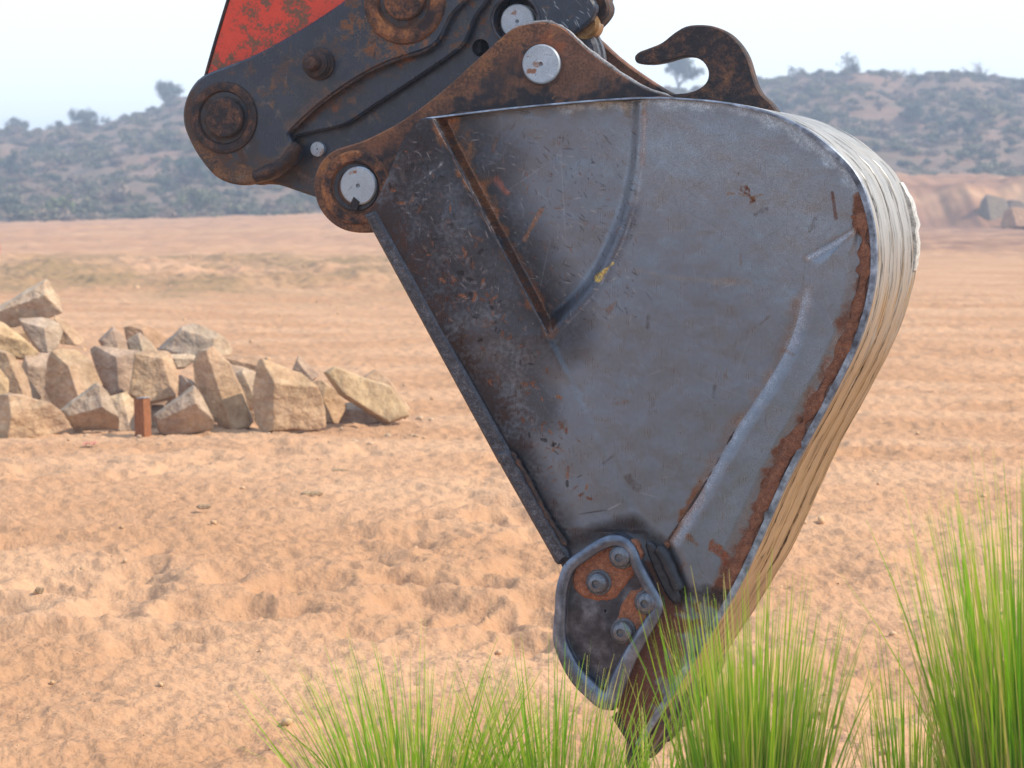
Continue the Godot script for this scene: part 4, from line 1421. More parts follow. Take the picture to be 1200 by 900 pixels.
func strip(curve: Array, f0: float, f1: float, w0: float, w1: float, lift: float, thick: float, teeth := 0.0, bev := 0.004) -> ArrayMesh:
	var pts: PackedVector2Array = curve[0]
	var nrm: PackedVector2Array = curve[1]
	var n := pts.size()
	var i0 := int(f0 * (n - 1))
	var i1 := int(f1 * (n - 1))
	var section := [[w0, 0.0], [w0, 1.0 - bev / thick], [w0 - bev, 1.0], [lerpf(w0, w1, 0.33), 1.0], [lerpf(w0, w1, 0.66), 1.0], [w1 + bev, 1.0], [w1, 1.0 - bev / thick], [w1, 0.0]]
	var b := Builder.new()
	for s in section.size() - 1:
		var prev := -1
		for i in range(i0, i1 + 1):
			var f := float(i) / (n - 1)
			var end := minf(float(i - i0), float(i1 - i)) / 4.0
			var hgt := thick * clampf(0.35 + end, 0.0, 1.0)
			if teeth > 0.0: hgt += teeth * (1.0 if (i / 2) % 2 == 0 else -1.0)
			var a: Array = section[s].duplicate()
			var e: Array = section[s + 1].duplicate()
			var rag := 0.003 * g_fine.get_noise_2d(f * 4.0, w0 * 9.0) + 0.003 * g_fine.get_noise_2d(f * 16.0, w0 * 5.0)
			if s < 3: a[0] += rag
			if s < 2: e[0] += rag
			hgt *= 1.0 + 0.4 * g_fine.get_noise_2d(f * 7.0, w0 * 3.0)
			var pa: Vector2 = pts[i] + nrm[i] * (lift + hgt * a[1])
			var pe: Vector2 = pts[i] + nrm[i] * (lift + hgt * e[1])
			var n2 := nrm[i]
			var dv := Vector2(e[0] - a[0], hgt * (e[1] - a[1])).normalized()
			var nn := Vector3(n2.x * -dv.x, n2.y * -dv.x, dv.y)
			b.tint = back_colour(f, 0.0)
			var first := b.add(Vector3(pa.x, pa.y, a[0]), nn, Vector2(a[0] * 3.0, f * 1.3))
			b.add(Vector3(pe.x, pe.y, e[0]), nn, Vector2(e[0] * 3.0, f * 1.3))
			if prev >= 0: b.quad(prev, prev + 1, first + 1, first)
			prev = first
	for i in [i0, i1]:
		var t := (pts[mini(i + 1, n - 1)] - pts[maxi(i - 1, 0)]).normalized() * (-1.0 if i == i0 else 1.0)
		var nn := Vector3(t.x, t.y, 0)
		var p := pts[i] + nrm[i] * lift
		var q := pts[i] + nrm[i] * (lift + thick * 0.35)
		b.quad(b.add(Vector3(p.x, p.y, w0), nn), b.add(Vector3(q.x, q.y, w0), nn), b.add(Vector3(q.x, q.y, w1), nn), b.add(Vector3(p.x, p.y, w1), nn))
	return b.mesh()

func side_plate_mesh() -> ArrayMesh:
	# rows from the lip to the top; a sheet with the pressed hollow and its dents as real relief
	var left := outline([740, 872, 655, 655, 430, 250, 440, 238, 456, 205, 472, 165, 495, 138, 600, 127, 700, 118, 760, 114])
	var right := outline([748, 872, 800, 787, 858, 693, 886, 636, 922, 556, 965, 476, 1000, 406, 1018, 349, 1023, 300, 1018, 255, 1003, 210, 976, 178, 941, 151, 901, 132, 851, 120, 800, 115.2, 768, 114])
	var rs := smooth(right, 5, false)
	var hollow_line := outline([510, 136, 645, 393])
	var hollow_arc := smooth(outline([645, 393, 695, 340, 725, 285, 744, 230, 752, 180, 756, 100]), 4, false)
	var hollow := hollow_line.duplicate()
	hollow.append_array(hollow_arc)
	var crease := outline([645, 393, 700, 500, 758, 625])
	var dent := noise_of(71, 3.2, FastNoiseLite.TYPE_SIMPLEX_SMOOTH, 3)
	var dent2 := noise_of(72, 13.0, FastNoiseLite.TYPE_SIMPLEX_SMOOTH, 3)
	var nx := 300
	var ny := 400
	var pos := PackedVector3Array()
	var uv := PackedVector2Array()
	pos.resize(nx * ny)
	uv.resize(nx * ny)
	var v0 := left[0].y
	var v1 := left[left.size() - 1].y
	var hb := Rect2(hollow[0], Vector2.ZERO)
	for p in hollow: hb = hb.expand(p)
	for j in ny:
		var y := lerpf(v0, v1, float(j) / (ny - 1))
		var xl := 0.0
		var xr := 0.0
		for i in left.size() - 1:
			if y >= left[i].y and y <= left[i + 1].y:
				xl = lerpf(left[i].x, left[i + 1].x, (y - left[i].y) / maxf(left[i + 1].y - left[i].y, 1e-6))
		for i in rs.size() - 1:
			if y >= rs[i].y and y <= rs[i + 1].y + 1e-6:
				xr = lerpf(rs[i].x, rs[i + 1].x, clampf((y - rs[i].y) / maxf(rs[i + 1].y - rs[i].y, 1e-6), 0.0, 1.0))
		if xr <= xl: xr = xl + 0.002
		for i in nx:
			var x := lerpf(xl, xr, float(i) / (nx - 1))
			var p := Vector2(x, y)
			var w := 0.0030 * dent.get_noise_2d(x, y) + 0.0009 * dent2.get_noise_2d(x, y)
			if hb.has_point(p) and Geometry2D.is_point_in_polygon(p, hollow):
				var dl := seg_dist(p, hollow_line[0], hollow_line[1])
				var da := path_dist(p, hollow_arc)
				w -= 0.030 * ss(0.0, 0.009, dl) * ss(0.0, 0.040, da) * lerpf(1.0, 0.85, clampf(dl / 0.33, 0.0, 1.0))
			elif y >= crease[0].y:
				var fx := hollow_line[0].x + (hollow_line[1].x - hollow_line[0].x) * (y - hollow_line[0].y) / (hollow_line[1].y - hollow_line[0].y)
				if x < fx: w += 0.008
			elif y > crease[2].y:
				var f := (y - crease[0].y) / (crease[2].y - crease[0].y)
				var cx := crease[0].x + (crease[2].x - crease[0].x) * f
				w += lerpf(0.008, 0.0012, clampf(f * 4.0, 0.0, 1.0)) * (1.0 - ss(lerpf(-0.010, -0.022, f), lerpf(0.004, 0.012, f), x - cx))
			pos[j * nx + i] = Vector3(x, y, w)
			uv[j * nx + i] = Vector2((x - sheet_from.x) / sheet_size.x, 1.0 - (y - sheet_from.y) / sheet_size.y)
	return grid_mesh(pos, nx, ny, Vector3.BACK, PackedColorArray(), uv)

func wear_plate_mesh() -> ArrayMesh:
	# plate welded over the lower right of the side; its left edge is worn to a soft slope
	var left := smooth(outline([803, 694, 792, 662, 785, 634, 820, 578, 858, 511, 905, 440, 930, 392, 942, 342, 945, 299]), 5, false)
	left.append_array(outline([974, 284, 1004, 266]))
	var right := smooth(outline([842, 699, 872, 636, 908, 553, 950, 474, 986, 404, 1003, 348, 1009, 300, 1006, 264]), 4, false)
	var dent := noise_of(73, 6.0, FastNoiseLite.TYPE_SIMPLEX_SMOOTH, 3)
	var nx := 90
	var ny := 260
	var pos := PackedVector3Array()
	var uv := PackedVector2Array()
	for j in ny:
		var y := lerpf(left[0].y, left[left.size() - 1].y, float(j) / (ny - 1))
		var xl := left[0].x
		var xr := right[0].x
		for i in left.size() - 1:
			if y >= left[i].y and y <= left[i + 1].y + 1e-6:
				xl = lerpf(left[i].x, left[i + 1].x, clampf((y - left[i].y) / maxf(left[i + 1].y - left[i].y, 1e-6), 0.0, 1.0))
		for i in right.size() - 1:
			if y >= right[i].y and y <= right[i + 1].y + 1e-6:
				xr = lerpf(right[i].x, right[i + 1].x, clampf((y - right[i].y) / maxf(right[i + 1].y - right[i].y, 1e-6), 0.0, 1.0))
		xr = maxf(xr, xl + 0.002)
		for i in nx:
			var f := float(i) / (nx - 1)
			var x := lerpf(xl, xr, f * f * 0.6 + f * 0.4)
			var d := path_dist(Vector2(x, y), left) if f < 0.6 else 1.0
			var w := -0.003 + 0.018 * pow(ss(-0.012, 0.034, d), 0.7) + 0.002 * dent.get_noise_2d(x, y) * ss(0.0, 0.02, d)
			w -= 0.012 * ss(0.85, 1.0, f)
			pos.append(Vector3(x, y, w))
			uv.append(Vector2((x - sheet_from.x) / sheet_size.x, 1.0 - (y - sheet_from.y) / sheet_size.y))
	return grid_mesh(pos, nx, ny, Vector3.BACK, PackedColorArray(), uv)

func sheet_builder() -> Builder:
	var b := Builder.new()
	b.uv_from = sheet_from
	b.uv_size = sheet_size
	return b

func paint_builder() -> Builder:
	var b := Builder.new()
	b.uv_from = paint_from
	b.uv_size = paint_size
	return b

func bolt(parent: Node3D, x: float, y: float, w: float, r: float, sd: int) -> void:
	var o := circle_at(x, y, w)
	var b := Builder.new()
	var tilt := Basis(Vector3.BACK, sd * 1.7)
	b.lathe([Vector2(r * 1.18, -0.012), Vector2(r * 1.18, 0.003), Vector2(r * 1.1, 0.005), Vector2(r * 0.9, 0.005)], o, tilt, 24)
	b.lathe([Vector2(r * 0.98, 0.004), Vector2(r * 0.96, 0.016), Vector2(r * 0.9, 0.022), Vector2(r * 0.72, 0.027), Vector2(r * 0.45, 0.029), Vector2(r * 0.38, 0.0295), Vector2(r * 0.35, 0.022), Vector2(0.0, 0.022)], o, tilt, 20)
	put("bolt", b.mesh(), mats.bolt, parent)

func pin_mesh(x: float, y: float, w_back: float, w_front: float, r_px: float, notch := false, hub := true) -> ArrayMesh:
	var k := px_m(w_front)
	var r := r_px * k
	var o := circle_at(x, y, w_front)
	var b := Builder.new()
	var len := w_front - w_back
	var ch := r * 0.07
	var prof := [Vector2(r, -len), Vector2(r, -ch), Vector2(r - ch, 0.0)]
	if hub: prof.append_array([Vector2(r * 0.11, 0.0), Vector2(r * 0.09, -0.006), Vector2(0.0, -0.008)])
	else: prof.append(Vector2(0.0, 0.0))
	b.lathe(prof, o, Basis.IDENTITY, 44)
	return b.mesh()

func make_bucket() -> void:
	var o := thing("excavator_bucket", "worn grey steel excavator bucket hanging tip down over the sand", "excavator bucket", frame)
	var k := px_m()
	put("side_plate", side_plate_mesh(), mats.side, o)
	var b: Builder
	# edge of that strip, scraped bright
	b = Builder.new()
	var bead := arc3([508, 138, 533, 186, 583, 282, 620, 351, 643, 394], 0.0075, 12)
	b.tube(bead, lumpy(bead.size(), 0.0026, 5, 0.6), 6)
	put("strip_edge", b.mesh(), mats.worn_edge, o)
	# wear plate on the lower right of the side
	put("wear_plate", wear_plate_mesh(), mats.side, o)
	# dirt packed along the rim
	var rim := arc3([1009, 248, 1015, 300, 1009, 347, 992, 402, 956, 472, 913, 550, 878, 630, 851, 690], 0.0, 10)
	b = Builder.new()
	b.tube(rim, lumpy(rim.size(), 7.0 * k, 6, 0.8), 10, 0.45)
	put("packed_dirt", b.mesh(), mats.mud, o)
	var low := arc3([784, 636, 776, 646, 764, 653], 0.002, 8)
	b = Builder.new()
	b.tube(low, lumpy(low.size(), 4.0 * k, 9, 0.6), 7, 0.6)
	put("packed_dirt", b.mesh(), mats.mud, o)
	# weld along the press line and round the wear plate
	for w in [[[862, 505, 840, 545, 819, 580, 784, 633], 0.003, 0.001]]:
		var pth := arc3(w[0], w[2], 12)
		b = Builder.new()
		b.tube(pth, lumpy(pth.size(), w[1], 15, 0.4), 6)
		put("weld_bead", b.mesh(), mats.dark_rust, o)
	# far side plate
	b = Builder.new()
	b.plate(smooth(outline([740, 872, 655, 655, 430, 250, 440, 238, 456, 205, 472, 165, 495, 138, 600, 127, 700, 118, 760, 114, 800, 115, 850, 120, 900, 132, 941, 151, 976, 178, 1003, 210, 1018, 255, 1023, 300, 1018, 349, 1000, 406, 965, 476, 922, 556, 886, 636, 858, 693, 800, 787, 750, 868]), 2), -WIDE, -WIDE + 0.02, 0.003)
	put("far_side_plate", b.mesh(), mats.black_steel, o)
	# cutting bar along the mouth of the near side
	b = Builder.new()
	b.plate(outline([428, 252, 441, 246, 600, 530, 586, 543]), -0.03, 0.014, 0.006)
	put("mouth_bar", b.mesh(), mats.worn_edge, o)
	b = Builder.new()
	b.plate(smooth(outline([584, 535, 592, 527, 602, 531, 632, 584, 668, 648, 664, 656, 655, 661, 644, 643, 610, 583]), 3), -0.03, 0.02, 0.008)
	put("mouth_bar", b.mesh(), mats.worn_edge, o)
	b = Builder.new()
	b.plate(outline([428, 252, 441, 246, 668, 650, 655, 661]), -WIDE, -WIDE + 0.03, 0.006)
	put("mouth_bar", b.mesh(), mats.worn_edge, o)
	for w in [[[600, 530, 618, 560, 640, 602, 664, 640], 0.006, 0.014]]:
		var pth := arc3(w[0], w[2], 12)
		b = Builder.new()
		b.tube(pth, lumpy(pth.size(), w[1], 16, 0.5), 7)
		put("weld_bead", b.mesh(), mats.dark_rust, o)
	# back sheet: outer face with long scrape marks, inner face and ends
	var nc := 190
	var curve := wrap_curve(nc)
	var pts: PackedVector2Array = curve[0]
	var nrm: PackedVector2Array = curve[1]
	var thick := 8.0 * k
	var thin := PackedFloat32Array()
	for i in nc: thin.append(lerpf(0.25, 1.0, ss(0.25, 0.46, float(i) / (nc - 1))))
	var nw := 130
	var pos := PackedVector3Array()
	var uv := PackedVector2Array()
	var col := PackedColorArray()
	var rib := noise_of(81, 48.0, FastNoiseLite.TYPE_SIMPLEX_SMOOTH, 3)
	for i in nc:
		var f := float(i) / (nc - 1)
		for j in nw:
			var g := float(j) / (nw - 1)
			var w := lerpf(0.004, -WIDE - 0.006, g)
			var r := 0.0026 * rib.get_noise_2d(w + 0.01 * sin(f * 9.0), f * 0.05) + 0.003 * rib.get_noise_2d(w * 2.4, f * 0.22 + 5.0)
			r *= ss(0.0, 0.03, g) * ss(0.25, 0.4, f)
			var p := pts[i] + nrm[i] * (thick * thin[i] + r)
			pos.append(Vector3(p.x, p.y, w))
			uv.append(Vector2(w * 2.2, f * 1.3))
			col.append(back_colour(f, rib.get_noise_2d(w * 0.5, f * 0.4) * 2.0))
	put("back_sheet", grid_mesh(pos, nw, nc, Vector3(1, 0, 0), col, uv), mats.back, o)
	b = sheet_builder()
	for i in nc - 1:
		var c := [pts[i], pts[i + 1], pts[i + 1] + nrm[i + 1] * thick * thin[i + 1], pts[i] + nrm[i] * thick * thin[i]]
		var bv := 0.003
		var e := [pts[i + 1] + nrm[i + 1] * (thick * thin[i + 1] - bv), pts[i] + nrm[i] * (thick * thin[i] - bv)]
		var N := Vector3.BACK
		b.quad(b.add(Vector3(c[0].x, c[0].y, 0.007), N), b.add(Vector3(c[1].x, c[1].y, 0.007), N), b.add(Vector3(e[0].x, e[0].y, 0.007), N), b.add(Vector3(e[1].x, e[1].y, 0.007), N))
		var n0 := Vector3(nrm[i].x, nrm[i].y, 1).normalized()
		b.quad(b.add(Vector3(e[1].x, e[1].y, 0.007), n0), b.add(Vector3(e[0].x, e[0].y, 0.007), n0), b.add(Vector3(c[2].x, c[2].y, 0.004), n0), b.add(Vector3(c[3].x, c[3].y, 0.004), n0))
		var m0 := Vector3(-nrm[i].x, -nrm[i].y, 0)
		b.quad(b.add(Vector3(c[0].x, c[0].y, 0.007), m0), b.add(Vector3(c[1].x, c[1].y, 0.007), m0), b.add(Vector3(c[1].x, c[1].y, -WIDE - 0.006), m0), b.add(Vector3(c[0].x, c[0].y, -WIDE - 0.006), m0))
		var M := Vector3.FORWARD
		b.quad(b.add(Vector3(c[0].x, c[0].y, -WIDE - 0.006), M), b.add(Vector3(c[1].x, c[1].y, -WIDE - 0.006), M), b.add(Vector3(c[2].x, c[2].y, -WIDE - 0.006), M), b.add(Vector3(c[3].x, c[3].y, -WIDE - 0.006), M))
	put("back_rim", b.mesh(), mats.rim, o)
	# wear straps lying on the back
	put("wear_strap", strip(curve, 0.42, 0.80, -0.05, -0.14, thick - 0.002, 0.005, 0.0, 0.002), mats.back, o)
	put("wear_strap", strip(curve, 0.40, 0.84, -0.24, -0.35, thick - 0.002, 0.005, 0.0, 0.002), mats.back, o)
	put("wear_strap", strip(curve, 0.405, 0.84, -0.42, -0.52, thick - 0.002, 0.006, 0.0, 0.002), mats.back, o)
	put("heel_plate", strip(curve, 0.43, 0.515, -0.607, -0.654, thick - 0.002, 0.015, 0.0008), mats.worn_bright, o)
	# lip and teeth
	b = Builder.new()
	b.plate(outline([716, 842, 760, 800, 800, 770, 812, 776, 770, 846, 742, 884]), -WIDE, -0.004, 0.004)
	put("cutting_lip", b.mesh(), mats.dark_rust, o)
	for i in 4:
		var w0 := -0.02 - i * 0.18
		b = Builder.new()
		b.plate(smooth(outline([742, 820, 775, 812, 788, 828, 762, 880, 742, 912, 731, 906, 730, 880]), 3), w0 - 0.07, w0, 0.012)
		put("tooth", b.mesh(), mats.dark_rust, o)
	# side cutter: a dished casting with a raised rim, held by four bolts
	var ring := smooth(outline([668, 656, 686, 641, 708, 627, 724, 621.5, 738, 624, 748, 634, 757, 655, 770, 680, 782, 703, 780, 717, 764, 743, 748, 772, 736, 800, 724, 832, 714, 840, 700, 831, 677, 806, 661, 774, 654, 748, 656, 712, 657, 690, 661, 672]), 6)
	var cen := loc(712, 715, 0.0)
	for i in ring.size(): ring[i] = cen + (ring[i] - cen) * 0.965
	var na := ring.size() + 1
	var rings := [[1.0, -0.03], [1.0, 0.004], [0.985, 0.026], [0.95, 0.034], [0.91, 0.036], [0.87, 0.032], [0.84, 0.022], [0.79, 0.018], [0.6, 0.017], [0.3, 0.018], [0.02, 0.018]]
	pos = PackedVector3Array()
	uv = PackedVector2Array()
	for rg in rings:
		for i in na:
			var p: Vector2 = ring[i % ring.size()]
			var lowness := clampf((cen.y - p.y) / 0.2, 0.0, 1.0)
			var r: float = rg[0]
			var z: float = rg[1]
			# the pan runs out into a scooped nose below
			if r < 0.9 and r > 0.2: z -= 0.012 * lowness * ss(0.2, 0.6, r)
			if lowness > 0.0 and r > 0.8: r -= 0.10 * lowness * lowness * (1.0 - (rg[0] - 0.8) / 0.2)
			if rg[1] < 0.03 and rg[0] > 0.97: z -= 0.02 * lowness
			var q := cen + (p - cen) * r
			pos.append(Vector3(q.x, q.y, z))
			uv.append(Vector2((q.x - sheet_from.x) / sheet_size.x, 1.0 - (q.y - sheet_from.y) / sheet_size.y))
	var sc := put("side_cutter", grid_mesh(pos, na, rings.size(), Vector3.BACK, PackedColorArray(), uv, true), mats.cutter, o)
	b = Builder.new()
	var rimp := PackedVector3Array()
	var rimr := PackedFloat32Array()
	for i in ring.size() + 1:
		var p: Vector2 = ring[i % ring.size()]
		var lowness := clampf((cen.y - p.y) / 0.2, 0.0, 1.0)
		var q := cen + (p - cen) * (0.925 - 0.06 * lowness * lowness)
		rimp.append(Vector3(q.x, q.y, 0.037 - 0.006 * lowness))
		rimr.append(0.0135 + 0.007 * lowness)
	b.tube(rimp, rimr, 14, 0.62)
	put("cutter_rim", b.mesh(), mats.cutter_rim, sc)
	for pk in [[676, 672, 690, 652, 714, 638, 738, 635, 748, 648, 742, 668, 726, 690, 708, 698, 684, 694], [722, 742, 727, 722, 734, 704, 752, 692, 768, 702, 768, 722, 752, 740, 736, 752]]:
		b = Builder.new()
		var pp := polys(pk, 0.014, 4)
		var nzz := noise_of(90 + int(pk[0]), 40.0)
		var pc := loc((pk[0] + pk[8]) * 0.5, (pk[1] + pk[9]) * 0.5, 0.014)
		for i in pp.size(): pp[i] = pc + (pp[i] - pc) * 1.12
		for i in pp.size(): pp[i] += Vector2(nzz.get_noise_2d(pp[i].x, pp[i].y), nzz.get_noise_2d(pp[i].y + 9.0, pp[i].x)) * 0.009
		b.plate(pp, -0.01, 0.023, 0.005)
		put("dirt_pocket", b.mesh(), mats.pad, sc)
	var nb := 0
	for q in [[729, 652], [702, 683], [759, 706], [731, 740]]:
		bolt(sc, q[0], q[1], 0.023, 13.0 * k, nb)
		nb += 1
	# gusset beside the cutter
	b = Builder.new()
	var gs := arc3([771, 642, 779, 652, 788, 672, 797, 692], 0.012, 6)
	b.tube(gs, lumpy(gs.size(), 8.5 * k, 17, 0.12), 10)
	put("gusset", b.mesh(), mats.black_steel, o)
	b = Builder.new()
	b.plate(polys([758, 640, 768, 637, 780, 662, 800, 700, 790, 706, 776, 684], 0.0, 3), -0.002, 0.016, 0.005)
	put("gusset", b.mesh(), mats.black_steel, o)
	# the two ears that carry the pins, and the lifting hook
	for w in [-0.17, -0.45]:
		var ear := outline([367, 218, 370, 200, 379, 185, 392, 175, 410, 169, 430, 162, 470, 141, 515, 108, 556, 71, 578, 51, 598, 34, 615, 27, 632, 24.5, 648, 26, 664, 34, 688, 56, 720, 80, 756, 102, 788, 113, 812, 142, 700, 152, 580, 200, 500, 260, 452, 268, 436, 272, 416, 272, 398, 267, 383, 256, 372, 240], -0.17)
		b = Builder.new()
		b.uv_from = ear_from
		b.uv_size = ear_size
		b.plate(smooth(ear, 3), w - 0.035, w, 0.004)
		put("ear_plate", b.mesh(), mats.ear, o)
	b = Builder.new()
	var c0 := circle_at(417, 219, -0.17)
	b.lathe([Vector2(46 * k, -0.002), Vector2(45.5 * k, 0.005), Vector2(43 * k, 0.007), Vector2(33 * k, 0.007), Vector2(31 * k, 0.001)], c0, Basis.IDENTITY, 40)
	put("pin_boss", b.mesh(), mats.rust, o)
	b = Builder.new()
	b.lathe([Vector2(30 * k, 0.0), Vector2(29 * k, 0.004), Vector2(23.5 * k, 0.004)], c0, Basis.IDENTITY, 40)
	put("pin_seal", b.mesh(), mats.black_steel, o)
	for q in [[419, 217], [634, 74]]:
		put("pin", pin_mesh(q[0], q[1], -0.52, -0.158, 23.0), mats.pin, o)
	b = Builder.new()
	b.plate(outline([409, 240, 414, 230, 421, 236, 418, 246, 411, 245], -0.157), -0.17, -0.1555, 0.0008)
	put("keeper_notch", b.mesh(), mats.dark_rust, o)
	b = Builder.new()
	var hook := polys([744, 66, 749, 60, 762, 55, 776, 49, 790, 38, 804, 30, 820, 28, 838, 30, 855, 38, 868, 51, 877, 66, 882, 82, 887, 98, 894, 110, 908, 124, 915, 150, 850, 160, 790, 140, 784, 116, 789, 110, 806, 108, 820, 103, 829, 94, 830.5, 82, 824, 71, 813, 66, 800, 66, 786, 70, 768, 74, 752, 74, 746, 72], -0.28, 3)
	b.plate(hook, -0.32, -0.28, 0.004)
	put("lifting_hook", b.mesh(), mats.dark_rust, o)
	b = Builder.new()
	var ee := arc3([600, 33, 632, 24.5, 648, 26, 664, 34, 688, 56, 720, 80, 756, 102, 786, 112], -0.1765, 6)
	b.tube(ee, lumpy(ee.size(), 0.0042, 31, 0.4), 8)
	put("scraped_edge", b.mesh(), mats.scraped, o)
	# grease and weld where the ears meet the top
	var top := arc3([512, 138, 600, 129, 700, 120, 790, 116], -0.165, 10)
	b = Builder.new()
	b.tube(top, lumpy(top.size(), 0.009, 44, 0.4), 7)
	put("weld_bead", b.mesh(), mats.dark_rust, o)


func make_coupler() -> void:
	var org := circle_at(262, 137, -0.3)
	var o := thing("bucket_linkage", "dark navy steel linkage with rusty pins above the bucket", "excavator linkage", frame * Transform3D(Basis.IDENTITY, org))
	var s := -org
	var k := px_m(COUPLER_W)
	# front plate
	var w := COUPLER_W
	var b := paint_builder()
	b.plate(smooth(outline([215, 120, 222, 103, 236, 88, 268, 75, 302, 61, 352, 33, 398, 3, 450, -34, 560, -60, 562, -20, 545, 0, 528, 18, 514, 46, 497, 58, 466, 68, 437, 80, 402, 101, 371, 124, 343, 150, 338, 160, 346, 172, 348, 184, 336, 196, 318, 208, 300, 213, 284, 216.5, 266, 213.5, 250, 205, 236, 189, 225, 172, 216, 152, 213, 136], w), 3), w - 0.035, w, 0.006)
	put("front_plate", b.mesh(), mats.navy, o, s)
	# middle plate
	w = -0.262
	b = paint_builder()
	b.plate(smooth(outline([330, 165, 349, 158.5, 374, 152.5, 399, 147, 418, 137, 436, 124.5, 468, 104, 500, 82.5, 530, 62, 545, 48, 556, 20, 575, -10, 585, -60, 520, -60, 480, 0, 400, 60, 340, 120], w), 3), w - 0.02, w, 0.005)
	put("middle_plate", b.mesh(), mats.navy, o, s)
	# back plate with its bores
	w = -0.29
	b = paint_builder()
	b.plate(smooth(outline([240, 100, 300, 66, 400, 10, 440, -60, 690, -60, 692, -10, 698, 4, 697, 14, 690, 25, 676, 36, 660, 48, 640, 90, 560, 130, 480, 190, 420, 236, 392, 235, 368, 230, 344, 222, 325, 216, 300, 214, 270, 200], w), 3), w - 0.03, w, 0.006, [[loc(604, 22, w), 27.0 * k], [loc(563, 55, w), 10.5 * k]])
	put("back_plate", b.mesh(), mats.navy, o, s)
	# far half of the linkage
	b = paint_builder()
	b.plate(smooth(outline([215, 120, 236, 88, 302, 61, 398, 3, 440, -60, 690, -60, 698, 4, 690, 25, 660, 48, 640, 90, 560, 130, 480, 190, 420, 236, 368, 230, 318, 208, 284, 216, 250, 205, 225, 172, 213, 136], -0.29), 3), -0.43, -0.40, 0.005)
	put("far_plate", b.mesh(), mats.navy, o, s)
	# spacer between the halves
	b = Builder.new()
	b.plate(outline([420, 20, 560, 0, 560, 60, 460, 110, 380, 160, 330, 180, 300, 150], -0.29), -0.40, -0.32, 0.003)
	put("spacer", b.mesh(), mats.black_steel, o, s)
	# cast ridge under the curve
	b = Builder.new()
	var rd := arc3([349, 168, 338, 184, 320, 198, 296, 207], COUPLER_W, 6)
	b.tube(rd, lumpy(rd.size(), 8.0 * k, 61, 0.2), 12)
	put("cast_rib", b.mesh(), mats.dark_rust, o, s)
	b = Builder.new()
	rd = arc3([343, 151, 371, 125, 402, 102, 437, 81, 466, 69, 497, 59, 512, 48], COUPLER_W - 0.004, 8)
	b.tube(rd, lumpy(rd.size(), 1.7 * k, 62, 0.6), 8)
	put("weld_bead", b.mesh(), mats.dark_rust, o, s)
	# main pin at the left with its worn bore
	var c := circle_at(262, 137, COUPLER_W)
	b = Builder.new()
	b.lathe([Vector2(44 * k, -0.002), Vector2(43 * k, 0.006), Vector2(40 * k, 0.008), Vector2(33 * k, 0.007), Vector2(31 * k, 0.001)], c, Basis.IDENTITY, 40)
	put("pin_boss", b.mesh(), mats.dark_rust, o, s)
	put("pin", pin_mesh(261, 137, -0.45, COUPLER_W + 0.022, 24.0, false, false), mats.dark_rust, o, s)
	# upper pin
	c = circle_at(474, 0, COUPLER_W)
	b = Builder.new()
	b.lathe([Vector2(52 * k, -0.002), Vector2(50 * k, 0.008), Vector2(45 * k, 0.011), Vector2(34 * k, 0.010), Vector2(31 * k, 0.001)], c, Basis.IDENTITY, 40)
	put("pin_boss", b.mesh(), mats.rust, o, s)
	put("pin", pin_mesh(472, -3, -0.45, COUPLER_W + 0.02, 25.0, false, false), mats.rust, o, s)
	# bright pin in the upper bore, small pin low down
	put("pin", pin_mesh(606, 24, -0.42, -0.296, 20.5), mats.pin, o, s)
	b = Builder.new()
	var c2 := circle_at(604, 22, -0.29)
	b.lathe([Vector2(31 * k, -0.004), Vector2(30.5 * k, 0.003), Vector2(28.5 * k, 0.005), Vector2(27 * k, 0.003), Vector2(27 * k, -0.02)], c2, Basis.IDENTITY, 40)
	put("bore_ring", b.mesh(), mats.worn_edge, o, s)
	put("small_pin", pin_mesh(371, 174, -0.34, -0.276, 9.0), mats.pin, o, s)
	# stud with nut and washers
	var cc := circle_at(374, 74, COUPLER_W)
	b = Builder.new()
	var r := 17.0 * k
	b.lathe([Vector2(r * 1.15, -0.002), Vector2(r * 1.15, 0.008), Vector2(r, 0.010), Vector2(r * 0.85, 0.012), Vector2(r, 0.016), Vector2(r, 0.022), Vector2(r * 0.85, 0.025), Vector2(r * 0.95, 0.029), Vector2(r * 0.95, 0.035), Vector2(r * 0.6, 0.040), Vector2(r * 0.55, 0.05), Vector2(r * 0.5, 0.058), Vector2(r * 0.42, 0.066), Vector2(r * 0.1, 0.068), Vector2(0, 0.068)], cc, Basis.IDENTITY, 24)
	put("stud", b.mesh(), mats.dark_rust, o, s)
	# boss between the ears, and the brown lug at the right end
	b = Builder.new()
	b.lathe([Vector2(62 * k, -0.09), Vector2(70 * k, -0.085), Vector2(70 * k, -0.06), Vector2(64 * k, -0.055), Vector2(64 * k, -0.04), Vector2(70 * k, -0.035), Vector2(70 * k, -0.012), Vector2(66 * k, -0.006), Vector2(20 * k, -0.006)], circle_at(634, 74, -0.325), Basis.IDENTITY, 56)
	put("bushing", b.mesh(), mats.worn_edge, o, s)
	b = Builder.new()
	b.plate(smooth(outline([660, -60, 706, -60, 712, -8, 716, 8, 712, 20, 698, 34, 680, 42, 660, 30], -0.36), 3), -0.40, -0.345, 0.006)
	put("end_lug", b.mesh(), mats.dark_rust, o, s)
	b = Builder.new()
	b.lathe([Vector2(0.03, -0.05), Vector2(0.034, -0.045), Vector2(0.034, 0.0), Vector2(0.026, 0.004), Vector2(0, 0.004)], circle_at(686, 28, -0.33), Basis.IDENTITY, 24)
	put("brass_bush", b.mesh(), mats.brass, o, s)

